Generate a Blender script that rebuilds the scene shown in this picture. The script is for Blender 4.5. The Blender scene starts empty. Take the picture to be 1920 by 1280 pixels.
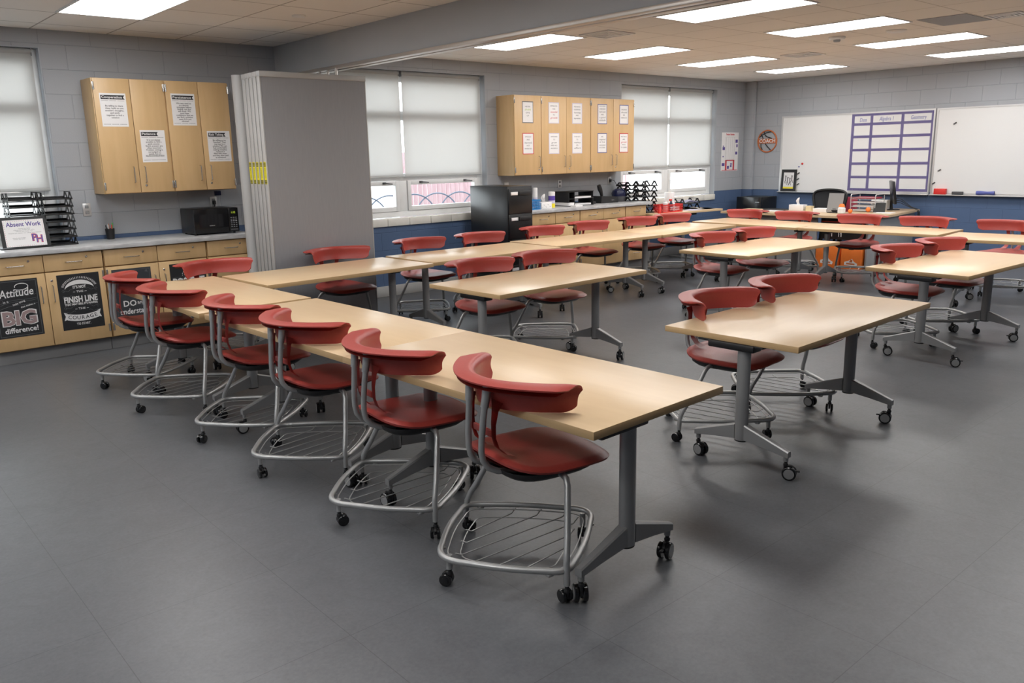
import bpy, bmesh, math, random
from mathutils import Matrix, Vector

random.seed(7)
S = bpy.context.scene
COL = S.collection
PI = math.pi
R = math.radians

# ------------------------------------------------------------------ camera
cam_d = bpy.data.cameras.new('camera')
cam = bpy.data.objects.new('camera', cam_d)
COL.objects.link(cam)
CAM = Vector((0.0, -6.6026, 1.6537))
yaw, pitch, roll = 0.71757, -0.22240, -0.02025
cyw, syw, cp, sp = math.cos(yaw), math.sin(yaw), math.cos(pitch), math.sin(pitch)
fwd = Vector((syw * cp, cyw * cp, sp))
rgt = Vector((cyw, -syw, 0))
upv = rgt.cross(fwd)
r2 = rgt * math.cos(roll) + upv * math.sin(roll)
u2 = upv * math.cos(roll) - rgt * math.sin(roll)
cam.matrix_world = Matrix(((r2.x, u2.x, -fwd.x, CAM.x), (r2.y, u2.y, -fwd.y, CAM.y), (r2.z, u2.z, -fwd.z, CAM.z), (0, 0, 0, 1)))
cam_d.sensor_fit = 'HORIZONTAL'
cam_d.sensor_width = 36.0
cam_d.lens = 1537.54 / 1920 * 36.0
cam_d.clip_start = 0.05
S.camera = cam

# ------------------------------------------------------------------ world, exposure
W = bpy.data.worlds.new('overcast_sky')
S.world = W
W.use_nodes = True
bg = W.node_tree.nodes['Background']
bg.inputs[0].default_value = (0.93, 0.965, 1.0, 1)
bg.inputs[1].default_value = 5.6
S.view_settings.view_transform = 'Standard'
S.view_settings.look = 'None'
S.view_settings.exposure = 0.0
S.view_settings.gamma = 1.0
S.view_settings.use_curve_mapping = False
LAMP = 13.0            # radiance of the ceiling light diffusers
try:
    S.cycles.use_denoising = True
    S.cycles.max_bounces = 8
    S.cycles.diffuse_bounces = 5
    S.cycles.sample_clamp_indirect = 6.0
    S.cycles.caustics_reflective = False
    S.cycles.caustics_refractive = False
except Exception:
    pass

# ------------------------------------------------------------------ materials
def mat(name, col, rough=0.5, metal=0.0, spec=0.5, emit=None, estr=0.0):
    m = bpy.data.materials.new(name)
    m.use_nodes = True
    b = m.node_tree.nodes['Principled BSDF']
    b.inputs['Base Color'].default_value = (*col, 1)
    b.inputs['Roughness'].default_value = rough
    b.inputs['Metallic'].default_value = metal
    b.inputs['Specular IOR Level'].default_value = spec
    if emit:
        b.inputs['Emission Color'].default_value = (*emit, 1)
        b.inputs['Emission Strength'].default_value = estr
    return m

def N(m, t, **kw):
    n = m.node_tree.nodes.new(t)
    for k, v in kw.items():
        setattr(n, k, v)
    return n

def L(m, a, b):
    m.node_tree.links.new(a, b)

def grainy(name, c1, c2, scale, rough=0.4, detail=5, noise=3.0, spec=0.5, bump=0.0, coat=0.0):
    """two close tones mixed by noise that is stretched along one axis"""
    m = mat(name, c1, rough, spec=spec)
    b = m.node_tree.nodes['Principled BSDF']
    tc = N(m, 'ShaderNodeTexCoord')
    mp = N(m, 'ShaderNodeMapping')
    mp.inputs['Scale'].default_value = scale
    nz = N(m, 'ShaderNodeTexNoise')
    nz.inputs['Scale'].default_value = noise
    nz.inputs['Detail'].default_value = detail
    nz.inputs['Distortion'].default_value = 0.4
    rp = N(m, 'ShaderNodeValToRGB')
    rp.color_ramp.elements[0].position = 0.3
    rp.color_ramp.elements[1].position = 0.72
    rp.color_ramp.elements[0].color = (*c1, 1)
    rp.color_ramp.elements[1].color = (*c2, 1)
    L(m, tc.outputs['Object'], mp.inputs['Vector'])
    L(m, mp.outputs['Vector'], nz.inputs['Vector'])
    L(m, nz.outputs['Fac'], rp.inputs['Fac'])
    L(m, rp.outputs['Color'], b.inputs['Base Color'])
    if bump:
        bp = N(m, 'ShaderNodeBump')
        bp.inputs['Strength'].default_value = bump
        bp.inputs['Distance'].default_value = 0.002
        L(m, nz.outputs['Fac'], bp.inputs['Height'])
        L(m, bp.outputs['Normal'], b.inputs['Normal'])
    if coat:
        b.inputs['Coat Weight'].default_value = coat
        b.inputs['Coat Roughness'].default_value = 0.15
    return m

def block_wall(name, axis, upper, lower, split):
    """painted concrete block in running bond, two paint colours"""
    m = mat(name, upper, 0.55, spec=0.35)
    b = m.node_tree.nodes['Principled BSDF']
    tc = N(m, 'ShaderNodeTexCoord')
    sx = N(m, 'ShaderNodeSeparateXYZ')
    L(m, tc.outputs['Object'], sx.inputs['Vector'])
    ad = N(m, 'ShaderNodeMath', operation='ADD')
    ad.inputs[1].default_value = 0.2145 * 10 - 0.99
    L(m, sx.outputs['Z'], ad.inputs[0])
    cb = N(m, 'ShaderNodeCombineXYZ')
    L(m, sx.outputs[axis], cb.inputs['X'])
    L(m, ad.outputs[0], cb.inputs['Y'])
    br = N(m, 'ShaderNodeTexBrick')
    br.offset = 0.5
    br.inputs['Scale'].default_value = 1.0
    br.inputs['Brick Width'].default_value = 0.429
    br.inputs['Row Height'].default_value = 0.2145
    br.inputs['Mortar Size'].default_value = 0.0045
    br.inputs['Mortar Smooth'].default_value = 0.6
    L(m, cb.outputs['Vector'], br.inputs['Vector'])
    gt = N(m, 'ShaderNodeMath', operation='GREATER_THAN')
    gt.inputs[1].default_value = split
    L(m, sx.outputs['Z'], gt.inputs[0])
    mx = N(m, 'ShaderNodeMix', data_type='RGBA')
    mx.inputs['A'].default_value = (*lower, 1)
    mx.inputs['B'].default_value = (*upper, 1)
    L(m, gt.outputs[0], mx.inputs['Factor'])
    m2 = N(m, 'ShaderNodeMix', data_type='RGBA', blend_type='MULTIPLY')
    m2.inputs['B'].default_value = (0.87, 0.88, 0.9, 1)
    L(m, mx.outputs['Result'], m2.inputs['A'])
    L(m, br.outputs['Fac'], m2.inputs['Factor'])
    L(m, m2.outputs['Result'], b.inputs['Base Color'])
    nz = N(m, 'ShaderNodeTexNoise')
    nz.inputs['Scale'].default_value = 90
    L(m, tc.outputs['Object'], nz.inputs['Vector'])
    mu = N(m, 'ShaderNodeMath', operation='MULTIPLY_ADD')
    mu.inputs[1].default_value = -1.0
    L(m, br.outputs['Fac'], mu.inputs[0])
    m3 = N(m, 'ShaderNodeMath', operation='MULTIPLY')
    m3.inputs[1].default_value = 0.25
    L(m, nz.outputs['Fac'], m3.inputs[0])
    L(m, m3.outputs[0], mu.inputs[2])
    bp = N(m, 'ShaderNodeBump')
    bp.inputs['Strength'].default_value = 0.7
    bp.inputs['Distance'].default_value = 0.004
    L(m, mu.outputs[0], bp.inputs['Height'])
    L(m, bp.outputs['Normal'], b.inputs['Normal'])
    return m

def tile_mat(name, col, line, pitch, x0, y0, lw, rough, bump=0.3, speck=None, spec=0.4, offset=0.0):
    """square tiles with thin joints (ceiling grid or vinyl floor)"""
    m = mat(name, col, rough, spec=spec)
    b = m.node_tree.nodes['Principled BSDF']
    tc = N(m, 'ShaderNodeTexCoord')
    mp = N(m, 'ShaderNodeMapping')
    mp.inputs['Location'].default_value = (-x0, -y0, 0)
    L(m, tc.outputs['Object'], mp.inputs['Vector'])
    br = N(m, 'ShaderNodeTexBrick')
    br.offset = offset
    br.inputs['Scale'].default_value = 1.0
    br.inputs['Brick Width'].default_value = pitch
    br.inputs['Row Height'].default_value = pitch
    br.inputs['Mortar Size'].default_value = lw
    br.inputs['Mortar Smooth'].default_value = 0.2
    br.inputs['Color1'].default_value = (*col, 1)
    br.inputs['Color2'].default_value = (*[c * 0.97 for c in col], 1)
    br.inputs['Mortar'].default_value = (*line, 1)
    L(m, mp.outputs['Vector'], br.inputs['Vector'])
    out = br.outputs['Color']
    nz = N(m, 'ShaderNodeTexNoise')
    nz.inputs['Scale'].default_value = 60 if speck else 140
    nz.inputs['Detail'].default_value = 8
    nz.inputs['Roughness'].default_value = 0.7
    L(m, tc.outputs['Object'], nz.inputs['Vector'])
    if speck:
        n2 = N(m, 'ShaderNodeTexNoise')
        n2.inputs['Scale'].default_value = 7
        n2.inputs['Detail'].default_value = 6
        n2.inputs['Distortion'].default_value = 1.5
        L(m, tc.outputs['Object'], n2.inputs['Vector'])
        av = N(m, 'ShaderNodeMix', data_type='FLOAT')
        av.inputs['Factor'].default_value = 0.35
        L(m, nz.outputs['Fac'], av.inputs['A'])
        L(m, n2.outputs['Fac'], av.inputs['B'])
        rp = N(m, 'ShaderNodeValToRGB')
        rp.color_ramp.elements[0].position = 0.36
        rp.color_ramp.elements[1].position = 0.66
        rp.color_ramp.elements[0].color = (*[c * 0.84 for c in (1, 1, 1)], 1)
        rp.color_ramp.elements[1].color = (*[c * 1.2 for c in (1, 1, 1)], 1)
        L(m, av.outputs['Result'], rp.inputs['Fac'])
        mx = N(m, 'ShaderNodeMix', data_type='RGBA', blend_type='MULTIPLY')
        mx.inputs['Factor'].default_value = 1.0
        L(m, out, mx.inputs['A'])
        L(m, rp.outputs['Color'], mx.inputs['B'])
        out = mx.outputs['Result']
    L(m, out, b.inputs['Base Color'])
    if bump:
        bp = N(m, 'ShaderNodeBump')
        bp.inputs['Strength'].default_value = bump
        bp.inputs['Distance'].default_value = 0.001
        L(m, nz.outputs['Fac'], bp.inputs['Height'])
        L(m, bp.outputs['Normal'], b.inputs['Normal'])
    return m

def dotted(name, col, dot, scale):
    m = mat(name, col, 0.6)
    b = m.node_tree.nodes['Principled BSDF']
    tc = N(m, 'ShaderNodeTexCoord')
    vo = N(m, 'ShaderNodeTexVoronoi')
    vo.inputs['Scale'].default_value = scale
    vo.inputs['Randomness'].default_value = 0.0
    lt = N(m, 'ShaderNodeMath', operation='LESS_THAN')
    lt.inputs[1].default_value = 0.22
    mx = N(m, 'ShaderNodeMix', data_type='RGBA')
    mx.inputs['A'].default_value = (*col, 1)
    mx.inputs['B'].default_value = (*dot, 1)
    L(m, tc.outputs['Object'], vo.inputs['Vector'])
    L(m, vo.outputs['Distance'], lt.inputs[0])
    L(m, lt.outputs[0], mx.inputs['Factor'])
    L(m, mx.outputs['Result'], b.inputs['Base Color'])
    return m

GREY_UP = (0.395, 0.415, 0.445)
BLUE_LO = (0.085, 0.135, 0.245)
M = dict(
    wall_n=block_wall('painted_block_north', 'X', GREY_UP, BLUE_LO, 0.995),
    wall_e=block_wall('painted_block_east', 'Y', GREY_UP, BLUE_LO, 0.995),
    floor=tile_mat('grey_vinyl', (0.102, 0.105, 0.113), (0.062, 0.064, 0.068), 0.645, 0.63, -3.59, 0.0016, 0.36, bump=0.08, speck=True, spec=0.5),
    ceil_l=tile_mat('ceiling_tile_left', (0.86, 0.835, 0.80), (0.40, 0.37, 0.345), 0.635, 2.51, 0.93, 0.0075, 0.85, bump=0.5),
    ceil_r=tile_mat('ceiling_tile_right', (0.86, 0.835, 0.80), (0.60, 0.57, 0.535), 0.605, 6.49, 0.80, 0.0075, 0.85, bump=0.5),
    beam=grainy('beam_paint', (0.385, 0.405, 0.43), (0.405, 0.425, 0.45), (1, 1, 1), 0.55),
    track=mat('track_metal', (0.62, 0.58, 0.54), 0.35, 0.6),
    panel=grainy('partition_vinyl', (0.285, 0.292, 0.312), (0.305, 0.312, 0.332), (40, 40, 3), 0.6, bump=0.2),
    panel_edge=mat('partition_edge', (0.44, 0.44, 0.435), 0.45),
    base=mat('cove_base', (0.26, 0.26, 0.265), 0.5),
    base_r=mat('wall_base_pale', (0.46, 0.46, 0.45), 0.5),
    sill=grainy('glazed_sill_tile', (0.78, 0.76, 0.70), (0.82, 0.80, 0.75), (6, 6, 6), 0.15),
    frame=grainy('window_frame', (0.78, 0.79, 0.79), (0.82, 0.83, 0.83), (3, 3, 3), 0.35),
    reveal=mat('reveal_daylight_tint', (0.42, 0.45, 0.49), 0.5),  # wall grey with the blue tint of daylight put into it
    maple=grainy('maple_cabinet', (0.60, 0.40, 0.195), (0.65, 0.44, 0.225), (9, 9, 1.0), 0.42, noise=2.0),
    maple_in=mat('maple_edge', (0.42, 0.26, 0.11), 0.5),
    table=grainy('maple_laminate', (0.66, 0.475, 0.285), (0.70, 0.515, 0.318), (1.0, 7, 7), 0.30, noise=2.5, spec=0.45),
    table_edge=grainy('maple_edge_band', (0.50, 0.335, 0.165), (0.57, 0.385, 0.20), (1, 1, 18), 0.4),
    stone=grainy('counter_laminate', (0.38, 0.385, 0.395), (0.60, 0.605, 0.61), (3, 9, 9), 0.3, noise=3.0, detail=9),
    red=grainy('chair_red_plastic', (0.36, 0.050, 0.040), (0.385, 0.056, 0.045), (30, 30, 30), 0.38, spec=0.45, bump=0.15),
    silver=mat('silver_frame_paint', (0.42, 0.42, 0.415), 0.38, 0.55),
    leggrey=mat('table_leg_paint', (0.30, 0.30, 0.30), 0.42, 0.45),
    chrome=mat('brushed_steel', (0.62, 0.61, 0.59), 0.25, 0.95),
    black=mat('black_plastic', (0.012, 0.012, 0.013), 0.45),
    blackgloss=mat('black_gloss', (0.008, 0.008, 0.009), 0.18),
    blackpaint=mat('black_steel_paint', (0.010, 0.010, 0.011), 0.32),
    darkgrey=mat('dark_grey', (0.07, 0.07, 0.075), 0.5),
    grey=mat('mid_grey', (0.26, 0.265, 0.27), 0.5),
    deskgrey=grainy('desk_steel', (0.30, 0.305, 0.31), (0.32, 0.325, 0.33), (3, 3, 3), 0.45),
    hub=mat('caster_hub', (0.30, 0.30, 0.30), 0.4),
    white=mat('white_paper', (0.80, 0.79, 0.79), 0.7),
    whiteboard=mat('whiteboard_enamel', (0.78, 0.78, 0.775), 0.22),
    alum=mat('aluminium', (0.66, 0.66, 0.66), 0.35, 0.7),
    ink=mat('black_ink', (0.02, 0.02, 0.022), 0.7),
    inkgrey=mat('grey_ink', (0.18, 0.18, 0.19), 0.7),
    chalk=mat('chalkboard_print', (0.016, 0.017, 0.019), 0.5),
    chalk2=mat('slate_print', (0.035, 0.038, 0.045), 0.5),
    chalkline=mat('chalk_grey', (0.11, 0.115, 0.125), 0.6),
    chalkwhite=mat('chalk_white', (0.72, 0.71, 0.71), 0.6),
    mauve=mat('dusty_mauve', (0.32, 0.23, 0.23), 0.6),
    purple=dotted('purple_border', (0.075, 0.055, 0.21), (0.6, 0.58, 0.7), 55),
    purpleink=mat('purple_ink', (0.10, 0.07, 0.28), 0.6),
    blueink=mat('blue_ink', (0.10, 0.12, 0.38), 0.6),
    redink=mat('red_ink', (0.55, 0.04, 0.06), 0.6),
    greenink=mat('green_ink', (0.42, 0.55, 0.12), 0.6),
    bluerim=mat('blue_card_rim', (0.12, 0.13, 0.32), 0.6),
    orange=grainy('orange_board', (0.85, 0.20, 0.03), (0.9, 0.22, 0.035), (4, 4, 4), 0.5),
    orangewood=mat('orange_stain', (0.52, 0.15, 0.05), 0.5),
    yellow=mat('hazard_yellow', (0.75, 0.68, 0.03), 0.5),
    blueplastic=mat('blue_plastic', (0.02, 0.20, 0.50), 0.35),
    redplastic=mat('red_plastic', (0.70, 0.04, 0.035), 0.35),
    navy=mat('navy_plastic', (0.012, 0.015, 0.05), 0.2),
    violet=mat('violet_label', (0.10, 0.06, 0.35), 0.4),
    lemon=mat('lemon_label', (0.85, 0.72, 0.03), 0.4),
    green=mat('green_cap', (0.08, 0.55, 0.10), 0.4),
    tan=mat('tan_paper', (0.72, 0.62, 0.40), 0.7),
    lilac=mat('lilac_paper', (0.60, 0.58, 0.72), 0.7),
    mesh=mat('chair_mesh', (0.055, 0.058, 0.065), 0.75),
    desk=grainy('desk_laminate', (0.55, 0.40, 0.24), (0.62, 0.46, 0.29), (1.5, 9, 9), 0.35),
    crimson=mat('crimson_fabric', (0.35, 0.03, 0.06), 0.8),
    lamp=mat('light_diffuser', (0.9, 0.9, 0.9), 0.5, emit=(1.0, 0.995, 0.985), estr=LAMP),
    ledgreen=mat('clock_led', (0.05, 0.06, 0.01), 0.4, emit=(0.55, 0.7, 0.05), estr=0.8),
    screen=mat('dark_screen', (0.01, 0.01, 0.012), 0.1),
    fence=grainy('glare_paled_red_fence', (0.34, 0.21, 0.22), (0.42, 0.29, 0.30), (9, 9, 1), 0.7),  # red paled in the colour itself to stand for outdoor glare
    concrete=grainy('pale_concrete', (0.55, 0.55, 0.54), (0.62, 0.62, 0.60), (2, 2, 2), 0.9),
    rail=mat('grey_rail', (0.12, 0.14, 0.18), 0.5),
    clear=mat('clear_plastic', (0.75, 0.78, 0.80), 0.2),
)
def glass_mat():
    m = bpy.data.materials.new('window_glass')
    m.use_nodes = True
    nt = m.node_tree
    nt.nodes.remove(nt.nodes['Principled BSDF'])
    out = nt.nodes['Material Output']
    tr = N(m, 'ShaderNodeBsdfTransparent')
    tr.inputs[0].default_value = (0.95, 0.97, 0.97, 1)
    gl = N(m, 'ShaderNodeBsdfGlossy')
    gl.inputs['Roughness'].default_value = 0.02
    lw = N(m, 'ShaderNodeLayerWeight')
    lw.inputs['Blend'].default_value = 0.5
    fr = N(m, 'ShaderNodeMath', operation='POWER')
    fr.inputs[1].default_value = 5.0
    L(m, lw.outputs['Facing'], fr.inputs[0])
    mx = N(m, 'ShaderNodeMixShader')
    L(m, fr.outputs[0], mx.inputs[0])
    L(m, tr.outputs[0], mx.inputs[1])
    L(m, gl.outputs[0], mx.inputs[2])
    L(m, mx.outputs[0], out.inputs[0])
    return m
M['glass'] = glass_mat()
def shade_mat():
    m = bpy.data.materials.new('roller_shade_fabric')
    m.use_nodes = True
    nt = m.node_tree
    nt.nodes.remove(nt.nodes['Principled BSDF'])
    out = nt.nodes['Material Output']
    df = N(m, 'ShaderNodeBsdfDiffuse')
    df.inputs[0].default_value = (0.62, 0.62, 0.61, 1)
    tl = N(m, 'ShaderNodeBsdfTranslucent')
    tl.inputs[0].default_value = (0.76, 0.75, 0.735, 1)
    mx = N(m, 'ShaderNodeMixShader')
    mx.inputs[0].default_value = 0.5
    L(m, df.outputs[0], mx.inputs[1])
    L(m, tl.outputs[0], mx.inputs[2])
    L(m, mx.outputs[0], out.inputs[0])
    return m
M['shade'] = shade_mat()

# ------------------------------------------------------------------ mesh builder
def face_frame(o, X, Y):
    X = Vector(X).normalized(); Y = Vector(Y).normalized(); Z = X.cross(Y)
    return Matrix(((X.x, Y.x, Z.x, o[0]), (X.y, Y.y, Z.y, o[1]), (X.z, Y.z, Z.z, o[2]), (0, 0, 0, 1)))

_text_cache = {}
def text_geo(s, size, bold=0.0, shear=0.0, spacing=1.0):
    k = (s, bold, shear, spacing)
    if k not in _text_cache:
        cu = bpy.data.curves.new('t', 'FONT')
        cu.body = s
        cu.size = 1.0
        cu.align_x = 'CENTER'
        cu.align_y = 'CENTER'
        cu.resolution_u = 2
        cu.offset = bold
        cu.shear = shear
        cu.space_character = spacing
        cu.extrude = 0.004
        o = bpy.data.objects.new('t', cu)
        me = o.to_mesh()
        vs = [v.co.copy() for v in me.vertices]
        fs = [tuple(p.vertices) for p in me.polygons]
        o.to_mesh_clear()
        bpy.data.objects.remove(o)
        bpy.data.curves.remove(cu)
        _text_cache[k] = (vs, fs)
    return _text_cache[k]

class MB:
    def __init__(s):
        s.bm = bmesh.new()
    def _fin(s, geom_faces, mat):
        for f in geom_faces:
            f.material_index = mat
    def box(s, x0, x1, y0, y1, z0, z1, mat=0, bev=0.0, T=None, seg=2):
        r = bmesh.ops.create_cube(s.bm, size=1.0)
        vs = r['verts']
        Mx = Matrix.Translation(((x0 + x1) / 2, (y0 + y1) / 2, (z0 + z1) / 2)) @ Matrix.Diagonal((abs(x1 - x0), abs(y1 - y0), abs(z1 - z0), 1))
        if T is not None: Mx = T @ Mx
        bmesh.ops.transform(s.bm, matrix=Mx, verts=vs)
        fs = set(f for v in vs for f in v.link_faces)
        s._fin(fs, mat)
        if bev > 0:
            es = list(set(e for v in vs for e in v.link_edges))
            rr = bmesh.ops.bevel(s.bm, geom=es, offset=bev, segments=seg, affect='EDGES', profile=0.5)
            s._fin(rr['faces'], mat)
        return s
    def tube(s, pts, r, n=10, closed=False, mat=0, caps=True):
        pts = [Vector(p) for p in pts]
        m = len(pts)
        rad = r if isinstance(r, (list, tuple)) else [r] * m
        tang = []
        for i in range(m):
            if closed: t = pts[(i + 1) % m] - pts[i - 1]
            else: t = pts[min(i + 1, m - 1)] - pts[max(i - 1, 0)]
            tang.append(t.normalized())
        a = Vector((0, 0, 1)) if abs(tang[0].z) < 0.9 else Vector((1, 0, 0))
        nrm = (a - tang[0] * a.dot(tang[0])).normalized()
        rings = []
        for i in range(m):
            t = tang[i]
            nrm = (nrm - t * nrm.dot(t)).normalized()
            b = t.cross(nrm)
            rings.append([s.bm.verts.new(pts[i] + (nrm * math.cos(2 * PI * k / n) + b * math.sin(2 * PI * k / n)) * rad[i]) for k in range(n)])
        fs = []
        cnt = m if closed else m - 1
        for i in range(cnt):
            A, B = rings[i], rings[(i + 1) % m]
            off = 0
            if closed and i == m - 1:
                off = min(range(n), key=lambda o: sum((A[k].co - B[(k + o) % n].co).length for k in range(0, n, 3)))
            for k in range(n):
                fs.append(s.bm.faces.new((A[k], A[(k + 1) % n], B[(k + 1 + off) % n], B[(k + off) % n])))
        if not closed and caps:
            fs.append(s.bm.faces.new(list(reversed(rings[0]))))
            fs.append(s.bm.faces.new(rings[-1]))
        s._fin(fs, mat)
        return s
    def cyl(s, p0, p1, r0, r1=None, n=16, mat=0):
        return s.tube([p0, p1], [r0, r0 if r1 is None else r1], n=n, mat=mat)
    def lathe(s, prof, n=20, mat=0, T=None):
        rings = []
        for (r, z) in prof:
            ring = []
            for k in range(n):
                v = Vector((r * math.cos(2 * PI * k / n), r * math.sin(2 * PI * k / n), z))
                if T is not None: v = T @ v
                ring.append(s.bm.verts.new(v))
            rings.append(ring)
        fs = []
        for i in range(len(rings) - 1):
            for k in range(n):
                fs.append(s.bm.faces.new((rings[i][k], rings[i][(k + 1) % n], rings[i + 1][(k + 1) % n], rings[i + 1][k])))
        fs.append(s.bm.faces.new(list(reversed(rings[0]))))
        fs.append(s.bm.faces.new(rings[-1]))
        s._fin(fs, mat)
        return s
    def prism(s, poly, T, h, mat=0):
        """2D outline (counter-clockwise) in T's XY plane, pushed along T's Z by h"""
        a = [s.bm.verts.new(T @ Vector((x, y, 0))) for x, y in poly]
        b = [s.bm.verts.new(T @ Vector((x, y, h))) for x, y in poly]
        n = len(poly)
        fs = [s.bm.faces.new(list(reversed(a))), s.bm.faces.new(b)]
        for i in range(n):
            fs.append(s.bm.faces.new((a[i], a[(i + 1) % n], b[(i + 1) % n], b[i])))
        s._fin(fs, mat)
        return s
    def rect(s, T, x0, x1, y0, y1, h=0.001, mat=0):
        return s.prism([(x0, y0), (x1, y0), (x1, y1), (x0, y1)], T, h, mat)
    def frame(s, T, x0, x1, y0, y1, w, h, mat=0):
        s.rect(T, x0, x1, y0, y0 + w, h, mat); s.rect(T, x0, x1, y1 - w, y1, h, mat)
        s.rect(T, x0, x0 + w, y0 + w, y1 - w, h, mat); s.rect(T, x1 - w, x1, y0 + w, y1 - w, h, mat)
        return s
    def text(s, T, txt, x, y, size, mat=0, bold=0.0, shear=0.0, rot=0.0, spacing=1.0, fit=None, z=0.0012, sy=1.0):
        vs, fs = text_geo(txt, size, bold, shear, spacing)
        if not vs: return s
        sx = size
        if fit:
            w = max(v.x for v in vs) - min(v.x for v in vs)
            sx = fit / w
        Mx = T @ Matrix.Translation((x, y, z)) @ Matrix.Rotation(rot, 4, 'Z') @ Matrix.Diagonal((sx, size * sy, 0.1, 1))
        nv = [s.bm.verts.new(Mx @ v) for v in vs]
        out = []
        for f in fs:
            try: out.append(s.bm.faces.new([nv[i] for i in f]))
            except ValueError: pass
        s._fin(out, mat)
        return s
    def grid(s, fn, nu, nv, mat=0, closed_u=False):
        g = [[s.bm.verts.new(fn(i / (nu - (0 if closed_u else 1)), j / (nv - 1))) for j in range(nv)] for i in range(nu)]
        fs = []
        for i in range(nu if closed_u else nu - 1):
            for j in range(nv - 1):
                k = (i + 1) % nu
                fs.append(s.bm.faces.new((g[i][j], g[k][j], g[k][j + 1], g[i][j + 1])))
        s._fin(fs, mat)
        return fs
    def solid(s, faces, th):
        bmesh.ops.solidify(s.bm, geom=faces, thickness=th)
    def mesh(s, name, mats, angle=38):
        bmesh.ops.recalc_face_normals(s.bm, faces=s.bm.faces[:])
        me = bpy.data.meshes.new(name)
        s.bm.to_mesh(me)
        s.bm.free()
        for m in (mats if isinstance(mats, (list, tuple)) else [mats]):
            me.materials.append(m)
        for p in me.polygons: p.use_smooth = True
        me.set_sharp_from_angle(angle=R(angle))
        return me
    def build(s, name, mats, parent=None, label=None, angle=38):
        o = bpy.data.objects.new(name, s.mesh(name, mats, angle))
        COL.objects.link(o)
        if parent is not None: o.parent = parent
        if label: o['label'] = label
        return o

def thing(name, label, cat, loc=(0, 0, 0), rz=0.0, group=None):
    o = bpy.data.objects.new(name, None)
    o.empty_display_size = 0.1
    COL.objects.link(o)
    o.location = loc
    o.rotation_euler = (0, 0, rz)
    o['label'] = label; o['category'] = cat
    if group: o['group'] = group
    return o
def tag(o, label, cat, group=None):
    o['label'] = label; o['category'] = cat
    if group: o['group'] = group
    return o
def struct(name, mb, mats, parent=None, angle=38):
    o = mb.build(name, mats, parent, angle=angle)
    if parent is None: o['kind'] = 'structure'
    return o
def dup(root, loc, rz, label, group=None):
    r = root.copy(); COL.objects.link(r)
    r.location = loc; r.rotation_euler = (0, 0, rz); r['label'] = label
    if group: r['group'] = group
    for ch in list(root.children):
        c = ch.copy(); COL.objects.link(c); c.parent = r
        for g in list(ch.children):
            d = g.copy(); COL.objects.link(d); d.parent = c
    return r

def TN(x, y, z):  # plane that faces the room from the window wall side (normal -y)
    return face_frame((x, y, z), (1, 0, 0), (0, 0, 1))
def TE(x, y, z):  # plane that faces the room from the whiteboard wall side (normal -x)
    return face_frame((x, y, z), (0, -1, 0), (0, 0, 1))
def TU(x, y, z, rz=0.0):
    return Matrix.Translation((x, y, z)) @ Matrix.Rotation(rz, 4, 'Z')

# ------------------------------------------------------------------ the room
YW, XE, ZC, ZT = 1.90, 13.02, 2.828, 0.710
XW, YS = -4.2, -9.6
struct('floor', MB().box(XW, XE, YS, YW, -0.08, 0.0), M['floor'])
struct('ceiling', MB().box(XW, 4.22, YS, YW, ZC, ZC + 0.06), M['ceil_l'])
struct('ceiling_main', MB().box(4.22, XE, YS, YW, ZC, ZC + 0.06), M['ceil_r'])
WIN = [(-0.62, 1.93), (4.50, 7.05), (9.69, 12.13)]
WZ0, WZ1 = 0.945, 2.675
wb = MB()
xs = XW
for (a, b) in WIN:
    wb.box(xs, a, YW, YW + 0.28, 0, ZC + 0.05)
    wb.box(a, b, YW, YW + 0.28, 0, WZ0 - 0.095)
    wb.box(a, b, YW, YW + 0.28, WZ1, ZC + 0.05)
    xs = b
wb.box(xs, XE + 0.28, YW, YW + 0.28, 0, ZC + 0.05)
struct('wall_north', wb, M['wall_n'])
struct('wall_east', MB().box(XE, XE + 0.28, YS, YW, 0, ZC + 0.05), M['wall_e'])
struct('wall_west', MB().box(XW - 0.28, XW, YS, YW + 0.28, 0, ZC + 0.05), M['wall_e'])
struct('wall_south', MB().box(XW - 0.28, XE + 0.28, YS - 0.28, YS, 0, ZC + 0.05), M['wall_n'])
struct('trim_1', MB().box(XE - 0.07, XE, 1.70, YW, 0, ZC, bev=0.012), M['wall_e'])           # boxed pipe in the corner
# beam over the folding wall with its track
bmb = MB()
bmb.box(4.16, 4.31, YS, YW, 2.525, ZC + 0.02)
bmo = struct('beam', bmb, M['beam'])
tr = MB()
tr.box(4.145, 4.215, YS, YW - 0.01, 2.495, 2.525, bev=0.004)
tr.box(4.245, 4.315, YS, YW - 0.01, 2.495, 2.525, bev=0.004)
tr.box(4.215, 4.245, YS, YW - 0.01, 2.518, 2.525)
tr.build('track', M['track'], bmo)
# bases
struct('baseboard_north', MB().box(4.5, 7.2, YW - 0.012, YW, 0, 0.13, bev=0.004), M['base_r'])
struct('baseboard_corner', MB().box(9.6, XE, YW - 0.012, YW, 0, 0.13, bev=0.004), M['base'])
struct('baseboard_east', MB().box(XE - 0.012, XE, YS, 1.69, 0, 0.13, bev=0.004), M['base'])

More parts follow.
